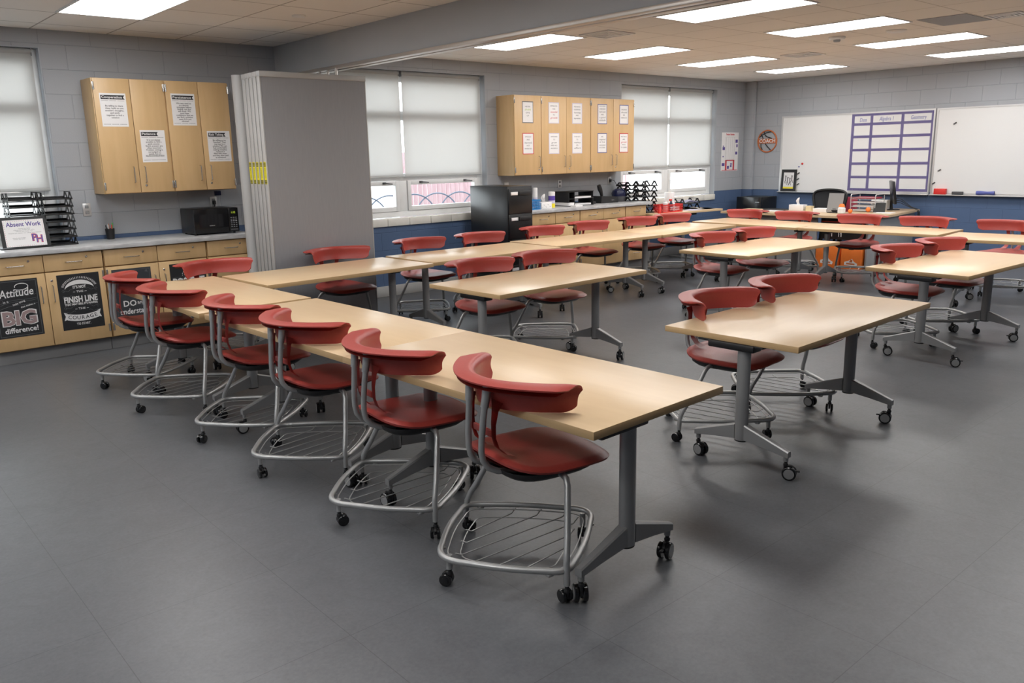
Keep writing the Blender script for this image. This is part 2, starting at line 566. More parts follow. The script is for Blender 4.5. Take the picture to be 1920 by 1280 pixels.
# windows
for i, (a, b) in enumerate(WIN):
    y0, y1 = 2.00, 2.07
    c = (a + b) / 2
    root = MB()
    root.box(a, a + 0.10, y0, y1, WZ0, WZ1, bev=0.006)
    root.box(b - 0.10, b, y0, y1, WZ0, WZ1, bev=0.006)
    root.box(a + 0.1, b - 0.1, y0, y1, WZ1 - 0.13, WZ1, bev=0.006)
    root.box(a + 0.1, b - 0.1, y0, y1, WZ0, WZ0 + 0.07, bev=0.006)
    root.box(c - 0.06, c + 0.06, y0, y1, WZ0 + 0.07, 1.385, bev=0.006)
    root.box(c - 0.016, c + 0.016, y0, y1, 1.47, WZ1 - 0.13, bev=0.004)
    root.box(a + 0.1, b - 0.1, y0, y1, 2.10, 2.21, bev=0.006)
    root.box(a + 0.1, b - 0.1, y0, y1, 1.385, 1.47, bev=0.006)
    w = struct('window_%d' % (i + 1), root, M['frame'])
    # reveal lining, bluish daylight tint held in its colour
    rv = MB()
    rv.box(a - 0.001, a + 0.008, YW + 0.002, y0, WZ0, WZ1)
    rv.box(b - 0.008, b + 0.001, YW + 0.002, y0, WZ0, WZ1)
    rv.box(a, b, YW + 0.002, y0, WZ1 - 0.006, WZ1 + 0.002)
    rv.build('reveal', M['reveal'], w)
    for (p, q) in ((a, c - 0.06), (c + 0.06, b)):
        p2, q2 = (p + 0.10, q) if p == a else (p, q - 0.10)
        for z0, z1 in ((2.21, WZ1 - 0.13), (1.47, 2.10)):
            MB().box(p2, q2, 2.032, 2.038, z0, z1).build('pane', M['glass'], w)
        sash = MB()
        sash.box(p2 + 0.005, p2 + 0.055, 1.985, 2.05, 1.018, 1.383, bev=0.004)
        sash.box(q2 - 0.055, q2 - 0.005, 1.985, 2.05, 1.018, 1.383, bev=0.004)
        sash.box(p2 + 0.055, q2 - 0.055, 1.985, 2.05, 1.018, 1.072, bev=0.004)
        sash.box(p2 + 0.055, q2 - 0.055, 1.985, 2.05, 1.330, 1.383, bev=0.004)
        so = sash.build('sash', M['frame'], w)
        MB().box(p2 + 0.055, q2 - 0.055, 2.018, 2.024, 1.072, 1.330).build('pane', M['glass'], so)
        for hx, sg in ((p2 + 0.20, 1), (q2 - 0.22, -1)):
            h = MB()
            h.box(hx - 0.022, hx + 0.022, 1.968, 1.986, 1.348, 1.372, bev=0.005)
            h.tube([(hx, 1.968, 1.360), (hx + 0.02 , 1.955, 1.358), (hx + 0.10, 1.952, 1.350)], [0.009, 0.008, 0.006], n=8)
            h.build('handle', M['darkgrey'], so)
    # glazed tile sill under the window
    st = MB()
    n = int(round((b - a) / 0.305))
    for k in range(n):
        x0 = a + (b - a) * k / n
        st.box(x0 + 0.002, x0 + (b - a) / n - 0.002, YW - 0.022, 2.0, WZ0 - 0.095, WZ0 - 0.001, bev=0.008)
    sl = st.build('sill', M['sill'], w)

# roller shades (two to a window)
shade_words = [['roller shade in the left half of the window by the black trays',
                'roller shade of the window left of the maple cupboard with four signs'],
               ['half-hidden roller shade just behind the folded grey partition',
                'wide roller shade right beside the gap, above the black filing cabinet window'],
               ['roller shade partly hidden by the right end of the ten-card cupboard',
                'roller shade in the far corner window, next to the framed wall chart']]
for i, (a, b) in enumerate(WIN):
    c = (a + b) / 2
    for k, (p, q) in enumerate(((a + 0.045, c - 0.018), (c + 0.022, b - 0.055))):
        t = thing('roller_shade', shade_words[i][k], 'window shade', ((p + q) / 2, 1.962, 1.42), 0, 'white roller shades')
        hw = (q - p) / 2
        MB().box(-hw, hw, -0.0015, 0.0015, 0.03, 1.235).build('fabric', M['shade'], t)
        MB().tube([(-hw, 0, 0.018), (hw, 0, 0.018)], 0.014, n=10).build('hem_bar', M['shade'], t)
        MB().tube([(-hw, 0.012, 1.222), (hw, 0.012, 1.222)], 0.026, n=14).build('roller', M['shade'], t)
        for s in (-1, 1):
            MB().box(s * hw - 0.004, s * hw + 0.004, -0.012, 0.036, 1.185, 1.2535, bev=0.003).build('bracket', M['grey'], t)

# outside
struct('ground', MB().box(-30, 45, YW + 0.3, 60, -0.25, -0.15), M['concrete'])
fn = [(7.78, 9.9, 5.1, 'red slatted fence seen through the window by the filing cabinet'),
      (12.95, 13.75, 5.3, 'short red slatted fence seen through the far corner window')]
for x0, x1, y, lab in fn:
    f = MB()
    x = x0
    while x < x1:
        f.box(x, x + 0.085, y, y + 0.02, -0.15, 1.75, bev=0.003)
        x += 0.098
    f.box(x0, x1, y + 0.02, y + 0.06, 0.3, 0.4); f.box(x0, x1, y + 0.02, y + 0.06, 1.3, 1.4)
    tag(f.build('fence', M['fence']), lab, 'fence')
rl = MB()
for k in range(9):
    cx = 6.05 + 0.42 * k
    pts = [(cx + 0.42 * math.cos(a), 3.4, 0.72 + 0.42 * math.sin(a)) for a in [PI * j / 20 for j in range(21)]]
    rl.tube(pts, 0.011, n=6)
rl.tube([(5.6, 3.4, 0.72), (9.9, 3.4, 0.72)], 0.012, n=6)
for x in (5.6, 7.1, 8.6, 9.9): rl.tube([(x, 3.4, -0.15), (x, 3.4, 0.73)], 0.012, n=6)
tag(rl.build('garden_railing', M['rail']), 'arched metal railing outside the window by the filing cabinet', 'railing')

# ceiling lights
lights = [(1.87, 2.49, -0.34, 0.87, 'ceiling light in the left room before the beam'),
          (5.90, 6.46, -0.42, 0.79, 'ceiling light closest to the beam, in the row along the windows'),
          (7.70, 8.28, -0.41, 0.76, 'second ceiling light from the beam, in the row along the windows'),
          (9.52, 10.10, -0.44, 0.74, 'third ceiling light from the beam, in the row along the windows'),
          (11.36, 11.94, -0.46, 0.70, 'ceiling light nearest the room corner by the wall chart'),
          (6.05, 6.62, -2.90, -1.69, 'ceiling light cut by the top edge, beside the beam'),
          (7.79, 8.35, -2.90, -1.70, 'ceiling light beside the smoke detector, in the row further from the windows'),
          (9.61, 10.19, -2.94, -1.73, 'third ceiling light from the beam, in the row further from the windows'),
          (11.46, 12.05, -2.95, -1.76, 'ceiling light in front of the right end of the whiteboards')]
extra = [(x0, x0 + 0.58, -5.40, -4.19, None) for x0 in (6.05, 7.85, 9.68, 11.5)]  # unseen lights beyond the frame, added to brighten the foreground
extra += [(x0, x0 + 0.60, y, y + 1.21, None) for y in (-0.34, -2.80, -5.25) for x0 in (1.87, -0.60, -3.0)][1:]
for n_, (x0, x1, y0, y1, lab) in enumerate(lights + extra):
    t = thing('ceiling_light', lab or 'ceiling light out of view, added to brighten the foreground', 'ceiling light', ((x0 + x1) / 2, (y0 + y1) / 2, ZC), 0, 'recessed ceiling lights')
    hx, hy = (x1 - x0) / 2, (y1 - y0) / 2
    fr = MB()
    fr.box(-hx - 0.02, -hx, -hy - 0.02, hy + 0.02, -0.008, 0.0, bev=0.002); fr.box(hx, hx + 0.02, -hy - 0.02, hy + 0.02, -0.008, 0.0, bev=0.002)
    fr.box(-hx, hx, -hy - 0.02, -hy, -0.008, 0.0, bev=0.002); fr.box(-hx, hx, hy, hy + 0.02, -0.008, 0.0, bev=0.002)
    fr.build('frame', M['frame'], t)
    MB().box(-hx, hx, -hy, hy, -0.005, -0.001).build('diffuser', M['lamp'], t)

def ceiling_vent(x, y, s, label):
    t = thing('ceiling_vent', label, 'vent', (x, y, ZC))
    f = MB()
    for (a, b) in ((1.0, 0.86), (0.72, 0.6), (0.46, 0.35), (0.22, 0.12)):
        h = s / 2
        f.box(-h * a, h * a, -h * a, -h * b, -0.012, -0.002); f.box(-h * a, h * a, h * b, h * a, -0.012, -0.002)
        f.box(-h * a, -h * b, -h * b, h * b, -0.012, -0.002); f.box(h * b, h * a, -h * b, h * b, -0.012, -0.002)
    f.build('grille', M['frame'], t)
    MB().box(-s / 2, s / 2, -s / 2, s / 2, -0.002, 0.0).build('backing', M['grey'], t)
ceiling_vent(6.48, -0.72, 0.40, 'square ceiling air vent beside the beam')
ceiling_vent(9.96, -0.88, 0.40, 'square ceiling air vent in the middle of the big room')
ceiling_vent(8.72, -3.62, 0.30, 'small dark ceiling vent at the top right edge')
t = thing('smoke_detector', 'round white smoke detector hanging from the ceiling between the light rows', 'smoke detector', (8.77, -1.95, ZC))
MB().lathe([(0.075, -0.030), (0.085, -0.012), (0.085, 0.0)], 24).build('housing', M['frame'], t)
MB().lathe([(0.030, -0.052), (0.036, -0.044), (0.036, -0.028)], 16).build('sensor_cap', M['grey'], t)
t = MB().lathe([(0.08, -0.018), (0.10, -0.006), (0.10, 0.0)], 24); o = t.build('ceiling_speaker', M['frame']); o.location = (8.84, -2.55, ZC)
tag(o, 'flat round white disc on the ceiling behind the smoke detector', 'ceiling disc')
t = MB().lathe([(0.05, -0.012), (0.058, -0.004), (0.058, 0.0)], 24); o = t.build('ceiling_disc', M['frame']); o.location = (3.48, 0.0, ZC)
tag(o, 'small round cover plate on the left ceiling', 'ceiling disc')
tag(MB().box(8.3, 8.92, -3.42, -2.98, ZC - 0.004, ZC).build('access_panel', M['grey']), 'plain grey square panel in the ceiling near the top right', 'ceiling panel')

# ------------------------------------------------------------------ folding partition
names = ['front', 'second', 'third', 'fourth', 'rearmost']
for i in range(5):
    y = 0.575 + 0.086 * i
    xo = 3.355 + 0.004 * i
    t = thing('partition_panel', ['front grey panel of the folded partition, facing the tables', 'second panel of the folded partition, just behind the front one', 'middle panel of the five folded partition panels', 'fourth panel of the folded partition counting from the front', 'rearmost panel of the folded partition, beside the rounded post'][i], 'partition panel', (xo + 0.545, y + 0.036, 0), 0, 'folded partition panels')
    MB().box(-0.530, 0.530, -0.030, 0.030, 0.06, 2.385).build('panel', M['panel'], t)
    e = MB()
    for s in (-1, 1): e.box(s * 0.530 - (0.016 if s < 0 else 0), s * 0.530 + (0.016 if s > 0 else 0), -0.031, 0.031, 0.04, 2.40, bev=0.006)
    e.box(-0.546, 0.546, -0.038, 0.038, 2.385, 2.435, bev=0.005)
    e.box(-0.546, 0.546, -0.03, 0.03, 0.012, 0.06, bev=0.004)
    e.build('edge_trim', M['panel_edge'], t)
    lb = MB()
    T = face_frame((-0.5462, 0.0, 1.545), (0, -1, 0), (0, 0, 1))
    lb.rect(T, -0.024, 0.024, -0.10, 0.10, 0.0008, 0)
    for (a, b) in ((0.060, 0.098), (-0.098, -0.060)):
        for k in range(4):
            lb.rect(T, -0.021, 0.021, a + 0.0095 * k, a + 0.0095 * k + 0.006, 0.0014, 1)
    lb.text(T, 'CAUTION', 0, 0, 0.012, 1, rot=PI / 2, fit=0.09)
    lb.build('warning_label', [M['yellow'], M['ink']], t)
    if i in (0, 2, 4):
        hg = MB().cyl((0.25, 0, 2.435), (0.25, 0, 2.50), 0.012, n=8)
        hg.build('hanger', M['track'], t)
post = MB()
post.tube([(3.40, 1.12, 0.0), (3.40, 1.12, 2.44)], 0.062, n=20)
post.box(3.40, 3.52, 1.08, 1.16, 0.0, 2.44)
tag(post.build('partition_post', M['panel_edge']), 'rounded grey closing post behind the folded partition panels', 'post')

# ------------------------------------------------------------------ casework
def pull(mb, T, cx, cy, length, vertical=False, mat=0):
    h = length / 2
    ax = (lambda s, d: T @ Vector((cx, cy + s, d))) if vertical else (lambda s, d: T @ Vector((cx + s, cy, d)))
    mb.tube([ax(-h, 0.0), ax(-h, 0.022), ax(-h * 0.93, 0.029), ax(h * 0.93, 0.029), ax(h, 0.022), ax(h, 0.0)], 0.0042, n=8, mat=mat)
    return mb
def lock_part(T, cx, cy, parent):
    l = MB()
    l.lathe([(0.010, 0.0), (0.010, 0.005), (0.007, 0.008)], 14, T=T @ Matrix.Translation((cx, cy, 0)))
    l.build('lock', M['chrome'], parent)
def hinge_part(T, cx, cy, parent):
    h = MB()
    h.box(-0.008, 0.008, -0.034, 0.034, -0.002, 0.004, bev=0.002, T=T @ Matrix.Translation((cx, cy, 0)))
    h.cyl(T @ Vector((cx, cy - 0.034, 0.007)), T @ Vector((cx, cy + 0.034, 0.006)), 0.004, n=8)
    h.build('hinge', M['chrome'], parent)

def front(parent, name, T, x0, x1, y0, y1, handle=None, vertical=False, lock=None, hinges=None, th=0.019):
    g = 0.0025
    mb = MB()
    mb.box(x0 + g, x1 - g, y0 + g, y1 - g, 0.0, th, bev=0.002, T=T)
    p = mb.build(name, M['maple'], parent)
    Tf = T @ Matrix.Translation((0, 0, th))
    if handle:
        h = MB(); pull(h, Tf, handle[0], handle[1], 0.145 if vertical else 0.13, vertical); h.build('handle', M['chrome'], p)
    if lock: lock_part(Tf, lock[0], lock[1], p)
    for hz in (hinges or []): hinge_part(Tf, hz[0], hz[1], p)
    return p

def base_cabinet(x0, x1, yf, yb, label, split=None, drawers=None):
    """floor unit: drawers over doors, toe kick set back"""
    t = thing('base_cabinet', label, 'cabinet', ((x0 + x1) / 2, (yf + yb) / 2, 0), 0, 'maple base cabinets')
    hx, hy = (x1 - x0) / 2 - 0.003, (yb - yf) / 2
    MB().box(-hx, hx, -hy + 0.02, hy - 0.004, 0.118, 0.915).build('carcass', M['maple_in'], t)
    MB().box(-hx, hx, -hy + 0.075, hy - 0.004, 0.0, 0.118).build('toe_kick', M['base'], t)
    T = face_frame((0, -hy + 0.019, 0), (1, 0, 0), (0, 0, 1))
    return t, T, hx
YF = 1.28
def two_door(x0, xm, x1, label):
    t, T, hx = base_cabinet(x0, x1, YF, YW, label)
    cx = (x0 + x1) / 2
    for a, b, side in ((x0, xm, 1), (xm, x1, -1)):
        a2, b2 = a - cx + (0.006 if side > 0 else 0), b - cx - (0.006 if side < 0 else 0)
        m = (a2 + b2) / 2
        front(t, 'drawer', T, a2, b2, 0.762, 0.912, (m + 0.0, 0.835), False, (m + 0.105, 0.868))
        hx_ = b2 - 0.045 if side > 0 else a2 + 0.045
        ho = a2 + 0.012 if side > 0 else b2 - 0.012
        front(t, 'door', T, a2, b2, 0.124, 0.757, (hx_, 0.572), True, (hx_, 0.685) if side < 0 else None, [(ho, 0.70), (ho, 0.215)])
    return t
two_door(1.155, 1.592, 2.070, 'maple base cabinet with the two black posters left of the near chairs')
two_door(2.070, 2.538, 3.000, 'maple base cabinet whose doors carry the posters behind the left chairs')
def drawer_unit(x0, x1, label):
    t, T, hx = base_cabinet(x0, x1, YF, YW, label)
    for (a, b) in ((0.762, 0.912), (0.555, 0.757), (0.345, 0.550), (0.124, 0.340)):
        m = 0.0
        front(t, 'drawer', T, -hx + 0.004, hx - 0.004, a, b, (m, (a + b) / 2 - 0.002), False, (m + 0.095, (a + b) / 2 + 0.03))
    return t
drawer_unit(3.000, 3.480, 'maple drawer unit beneath the microwave, beside the folded partition')
ct = MB()
ct.box(0.9, 3.50, 1.245, YW - 0.002, 0.917, 0.957, bev=0.004)
tag(ct.build('countertop', M['stone']), 'grey stone-pattern countertop holding the microwave and black trays', 'countertop')
# right run
two_door(7.225, 7.690, 8.160, 'maple base cabinet right beside the black filing cabinet')
two_door(8.160, 8.630, 9.100, 'middle maple base cabinet below the ten-card cupboard')
drawer_unit(9.100, 9.565, 'maple drawer unit at the right end, beside the side table')
ct = MB()
ct.box(7.19, 9.665, 1.245, YW - 0.002, 0.917, 0.957, bev=0.004)
tag(ct.build('countertop', M['stone']), 'grey countertop with the organizer and desk trays under the ten-card cupboard', 'countertop')

def wall_cabinet(x0, cuts, z0, z1, yf, label, group_hinge, singles=()):
    x1 = cuts[-1]
    t = thing('wall_cabinet', label, 'cabinet', ((x0 + x1) / 2, YW, z0), 0, 'maple wall cupboards')
    hx = (x1 - x0) / 2
    d = YW - yf
    MB().box(-hx, hx, -d + 0.02, -0.001, 0, z1 - z0, bev=0.003).build('carcass', M['maple'], t)
    T = face_frame((0, -d + 0.019, 0), (1, 0, 0), (0, 0, 1))
    edges = [x0] + cuts
    for i in range(len(cuts)):
        a, b = edges[i] - (x0 + x1) / 2, edges[i + 1] - (x0 + x1) / 2
        right_handle, locked = group_hinge[i]
        hx_ = b - 0.05 if right_handle else a + 0.05
        ho = a + 0.010 if right_handle else b - 0.010
        front(t, 'door', T, a + (0.004 if right_handle else 0), b - (0 if right_handle else 0.004), 0.003, z1 - z0 - 0.003, (hx_, 0.168), True, (hx_, 0.068) if locked else None, [(ho, z1 - z0 - 0.07), (ho, 0.07)])
    return t
wall_cabinet(2.232, [2.552, 2.862, 3.175, 3.478], 1.384, 2.408, 1.56, 'maple wall cupboard with four printed signs above the microwave', [(True, False), (False, True), (True, False), (False, True)])
wall_cabinet(7.227, [7.704, 8.180, 8.657, 9.128, 9.585], 1.400, 2.418, 1.55, 'long maple wall cupboard with ten small cards above the right counter', [(True, True), (True, False), (False, True), (True, False), (False, True)])

# printed signs on the left cupboard
signs = [('Cooperation', 2.396, 2.131, ['Be willing to share', 'ideas, build on one', "another's thoughts,", 'and work', 'together to find a', 'solution'], 0.015, 'white Cooperation sign, leftmost on the cupboard', 1.0),
         ('Patience', 2.708, 1.809, ['It is not always', 'possible to find a', 'quick answer.', 'Quick answers are', 'often incorrect.', 'Problem solving is', 'not judged on', 'speed, but on', 'REASONABLENESS'], 0.0145, 'white Patience sign, lower of the left pair on the cupboard', 0.75),
         ('Persistence', 3.025, 2.146, ['We may need to', 'try various', 'strategies before', 'finding one that', 'will work. We', 'must have', 'confidence that we', 'can find a solution', "even if it's not", 'obvious!'], 0.0140, 'white Persistence sign, upper of the right pair on the cupboard', 1.0),
         ('Risk Taking', 3.338, 1.804, ['Be willing to try', "'hunches.' They", 'may lead to a', 'solution! We can', 'feel comfortable', 'making mistakes;', 'research is', 'filled with them,', 'and they often lead', 'to solutions!'], 0.0140, 'white Risk Taking sign beside the partition end of the cupboard', 0.85)]
for title, cx, cz, lines, sz, lab, wf in signs:
    t = thing('paper_sign', lab, 'sign', (cx, 1.5598, cz), 0, 'signs on the left cupboard')
    T = face_frame((0, 0, 0), (1, 0, 0), (0, 0, 1))
    MB().rect(T, -0.1125, 0.1125, -0.146, 0.146, 0.0008).build('sheet', M['white'], t)
    bn = MB()
    w = 0.205 * wf
    bn.prism([(-0.1025, 0.092), (-0.1025 + w, 0.092), (-0.1025 + w - 0.014, 0.1105), (-0.1025 + w, 0.129), (-0.1025, 0.129)], T, 0.0014)
    bn.build('banner', M['ink'], t)
    lt = MB()
    lt.text(T, title, -0.1025 + (w - 0.016) / 2, 0.111, 0.030, 0, bold=0.02, fit=(w - 0.03), z=0.0018)
    lt.build('title', M['chalkwhite'], t)
    bd = MB()
    n = len(lines)
    for k, ln in enumerate(lines):
        bd.text(T, ln, 0.004, (0.035 if n <= 6 else 0.057) - k * (0.0205 if n <= 6 else 0.0182), 0.0205, 0, bold=0.008)
    for yy in (0.078, -0.128):
        for k in range(26):
            if k % 9 == 8: continue
            bd.rect(T, -0.10 + 0.0077 * k, -0.10 + 0.0077 * k + 0.004, yy, yy + 0.004, 0.0014)
    bd.build('lettering', M['ink'], t)

# cards on the right cupboard
cards = [(7.466, 1, 'green', ['NEVER', '*EVER', 'GIVE', 'UP']), (7.466, 0, 'red', ['SKILLS', 'ARE', '*learned,', 'NOT', 'INHERITED']),
         (7.939, 1, 'red', ['SETBACKS', 'ARE', '*essential', 'TO', '*growth']), (7.939, 0, 'blue', ['OPPORTUNITIES', 'TO', '*grow', 'ARE ALL', 'AROUND US']),
         (8.385, 1, 'red', ['FEEDBACK', 'DEEPENS', '*learning', 'AND', '*improvement']), (8.385, 0, 'blue', ['THE KEY', 'TO', '*mastery', 'IS', '*effort']),
         (8.893, 1, 'blue', ['SUCCESS', 'COMES FROM', '*hard work', 'AND', '*a good', '*attitude']), (8.893, 0, 'blue', ['BE', '*inspired', 'BY THE', '*success', 'OF OTHERS']),
         (9.354, 1, 'blue', ['CHALLENGES', '*should', 'BE', 'EMBRACED']), (9.354, 0, 'red', ['MISTAKES', 'ARE', '*great', 'WAYS', 'TO LEARN'])]
cl = {'green': M['greenink'], 'red': M['redink'], 'blue': M['bluerim']}
firsts = {0: 'first', 1: 'second', 2: 'third', 3: 'fourth', 4: 'fifth'}
for k, (cx, up, c, lines) in enumerate(cards):
    key = [l.strip('*,') for l in lines if l.startswith('*')][-1].lower()
    t = thing('quote_card', '%s card about "%s" on the %s door of the long cupboard' % ('upper' if up else 'lower', key, firsts[k // 2]), 'card', (cx, 1.5498, 2.203 if up else 1.806), 0, 'cards on the long cupboard')
    T = face_frame((0, 0, 0), (1, 0, 0), (0, 0, 1))
    MB().rect(T, -0.088, 0.088, -0.127, 0.127, 0.0009).build('sheet', M['white'], t)
    rim = dict(green=M['inkgrey'], red=M['redink'], blue=M['bluerim'])[c if (k not in (2, 3, 4, 5)) else 'blue']
    if k in (2, 3, 4, 5): rim = M['lilac']
    MB().frame(T, -0.0975, 0.0975, -0.136, 0.136, 0.010, 0.0012).build('border', rim, t)
    a, b = MB(), MB()
    n = len(lines)
    for j, ln in enumerate(lines):
        yy = (n - 1) / 2 * 0.038 - j * 0.038 + 0.012
        sc = ln.startswith('*')
        (b if sc else a).text(T, ln.strip('*'), 0, yy, 0.034 if sc else 0.025, 0, bold=0.0, shear=0.25 if sc else 0, fit=min(0.13, 0.021 * len(ln)) if sc else min(0.125, 0.018 * len(ln)))
    a.build('lettering', M['inkgrey'], t)
    b.build('script_word', M['greenink'] if k == 0 else (M['redink'] if k in (2, 9) else M['inkgrey']), t)

# posters on the left base cabinets (front plane y = 1.28)
def poster(x0, x1, label, m):
    t = thing('door_poster', label, 'poster', ((x0 + x1) / 2, YF - 0.0005, 0.237), 0, 'chalkboard posters')
    T = face_frame((0, 0, 0), (1, 0, 0), (0, 0, 1))
    w = (x1 - x0) / 2
    MB().rect(T, -w, w, 0.0, 0.488, 0.0008).build('sheet', m, t)
    return t, T, w
t, T, w = poster(1.187, 1.527, 'black "Attitude" poster on the leftmost cabinet door', M['chalk'])
a = MB()
a.frame(T, -w + 0.012, w - 0.012, 0.012, 0.476, 0.004, 0.0012)
a.tube([T @ Vector((0.0 + 0.16 * (u - 0.9), 0.335 + 0.06 * u + 0.018 * math.sin(u * 6.0), 0.0014)) for u in [k / 14 for k in range(15)]], 0.0015, n=5)
for s in (0, 1):
    pts = [((-0.15 + 0.30 * u), 0.285 - 0.045 * s + 0.05 * u + 0.012 * math.sin(u * 5), 0.0014) for u in [k / 16 for k in range(17)]]
    a.tube([T @ Vector(p) for p in pts], 0.0016, n=5)
    a.tube([T @ Vector((p[0], p[1] + 0.03, p[2])) for p in pts], 0.0012, n=5)
a.build('ribbon_lines', M['chalkline'], t)
b = MB()
b.text(T, 'Attitude', 0.0, 0.375, 0.095, 0, bold=0.012, shear=0.18, fit=0.26, rot=0.05)
b.tube([T @ Vector((0.04 + 0.055 * math.cos(a_) + 0.02 * a_ / 6, 0.425 + 0.028 * math.sin(a_), 0.0016)) for a_ in [-2.4 + k * 0.3 for k in range(20)]], 0.003, n=6)
b.text(T, 'is a', -0.085, 0.308, 0.032, 0, rot=0.15)
b.text(T, 'little thing', 0.01, 0.290, 0.024, 0, rot=0.35, bold=0.01)
b.text(T, 'that makes a', 0.075, 0.262, 0.022, 0, rot=0.22, bold=0.01)
b.text(T, 'difference!', 0.005, 0.060, 0.062, 0, bold=0.022, fit=0.25, rot=0.02)
b.text(T, 'BIG', 0.0, 0.158, 0.165, 0, bold=0.060, fit=0.268, z=0.0010)
b.build('lettering', M['chalkwhite'], t)
MB().text(T, 'BIG', 0.0, 0.158, 0.158, 0, bold=0.035, fit=0.250, z=0.0022).build('shaded_word', M['mauve'], t)

t, T, w = poster(1.675, 2.015, 'black "It\'s not the finish line" poster on the second cabinet door', M['chalk'])
a = MB()
dome = [(-0.118, 0.360)] + [(0.118 * math.cos(an), 0.352 + 0.082 * math.sin(an)) for an in [PI * (0.04 + 0.92 * k / 24) for k in range(24, -1, -1)]] + [(0.118, 0.360)]
dome += [(0.118 * math.cos(an), 0.352 + 0.045 * math.sin(an)) for an in [PI * (0.06 + 0.88 * k / 20) for k in range(21)]]
a.prism(dome[::-1], T, 0.0014)
for k in range(27):
    an = PI * (0.10 + 0.80 * k / 26)
    c, s_ = math.cos(an), math.sin(an)
    q = face_frame(T @ Vector((0.139 * c, 0.352 + 0.103 * s_, 0.0004)), T.to_3x3() @ Vector((-s_, c, 0)), T.to_3x3() @ Vector((-c, -s_, 0)))
    a.rect(q, -0.0021, 0.0021, -0.009, 0.009, 0.001)
a.text(T, "IT'S NOT", 0, 0.371, 0.034, 0, bold=0.03, fit=0.105)
a.text(T, '~ THE ~', 0, 0.331, 0.024, 0, bold=0.01, fit=0.11)
a.text(T, 'FINISH LINE', 0.0, 0.262, 0.072, 0, bold=0.035, fit=0.27)
a.text(T, "THAT MATTERS; IT'S HAVING", 0.0, 0.222, 0.026, 0, bold=0.03, fit=0.265)
a.text(T, '~ THE ~', 0, 0.180, 0.024, 0, bold=0.01, fit=0.11)
a.text(T, 'TO START.', 0.0, 0.045, 0.028, 0, bold=0.02, fit=0.115)
arc = lambda x, y0, c: y0 + c * (x / 0.14) ** 2
top = [(-0.128 + 0.256 * k / 16) for k in range(17)]
rib = [(x, arc(x, 0.070, 0.022)) for x in top] + [(x, arc(x, 0.126, 0.022)) for x in top[::-1]]
a.prism(rib, T, 0.0012)
a.prism([(-0.152, 0.086), (-0.122, 0.094), (-0.122, 0.148), (-0.15, 0.158), (-0.138, 0.122)], T, 0.0011)
a.prism([(0.122, 0.094), (0.152, 0.086), (0.138, 0.122), (0.15, 0.158), (0.122, 0.148)], T, 0.0011)
a.build('lettering', M['chalkwhite'], t)
d = MB()
for k, ch in enumerate('COURAGE'):
    x = -0.105 + 0.035 * k
    d.text(T, ch, x, arc(x, 0.0985, 0.022), 0.046, 0, bold=0.004, rot=0.32 * x / 0.14, z=0.0022)
d.build('banner_word', M['ink'], t)
e = MB()
for (yy, c, ww) in ((0.352, 0.0, 0.15), (0.300, 0.0, 0.14), (0.200, 0.0, 0.14), (0.160, -0.0, 0.11)):
    for s in (-1, 1):
        e.tube([T @ Vector((s * (0.055 + 0.075 * u), yy - 0.012 * u + 0.006 * math.sin(u * 9), 0.0013)) for u in [k / 12 for k in range(13)]], 0.0013, n=5)
        e.tube([T @ Vector((s * (0.132 + 0.010 * math.cos(q_)), yy - 0.008 + 0.010 * math.sin(q_), 0.0013)) for q_ in [k * 0.55 for k in range(11)]], 0.0011, n=5)
e.build('scrollwork', M['chalkline'], t)

t, T, w = poster(2.122, 2.462, 'slate-grey "understand" poster partly behind the first left chairs', M['chalk2'])
a = MB()
a.frame(T, -w + 0.012, w - 0.012, 0.012, 0.476, 0.003, 0.0012)
for (sx, sy) in ((-1, 1), (1, 1), (-1, -1), (1, -1)):
    for k in range(4):
        q = T @ Matrix.Translation((sx * (w - 0.035), 0.244 + sy * 0.205, 0)) @ Matrix.Rotation(PI / 4 * sx * sy + (k - 1.5) * 0.5, 4, 'Z')
        a.rect(q, -0.002, 0.002, -0.006, 0.020, 0.0013)
a.rect(T, -0.06, 0.15, 0.148, 0.150, 0.0012)
a.build('chalk_border', M['chalkline'], t)
b = MB()
b.text(T, 'DO', -0.045, 0.168, 0.075, 0, bold=0.02)
b.text(T, 'and I', 0.066, 0.172, 0.046, 0, bold=0.012)
b.text(T, 'understand.', 0.0, 0.096, 0.072, 0, bold=0.010, shear=0.12, fit=0.27)
b.build('lettering', M['chalkwhite'], t)

t, T, w = poster(2.632, 2.972, 'black "Think positive" poster half hidden by the corner chair', M['chalk'])
b = MB()
b.text(T, ':Think', 0.0, 0.392, 0.05, 0, bold=0.012, shear=0.15, rot=0.06)
b.text(T, 'POSITIVE', 0.0, 0.315, 0.085, 0, bold=0.045, fit=0.30)
b.build('lettering', M['chalkwhite'], t)
a = MB()
a.rect(T, -0.15, 0.15, 0.358, 0.360, 0.0012); a.rect(T, -0.15, 0.15, 0.262, 0.264, 0.0012)
a.build('rule_lines', M['chalkline'], t)

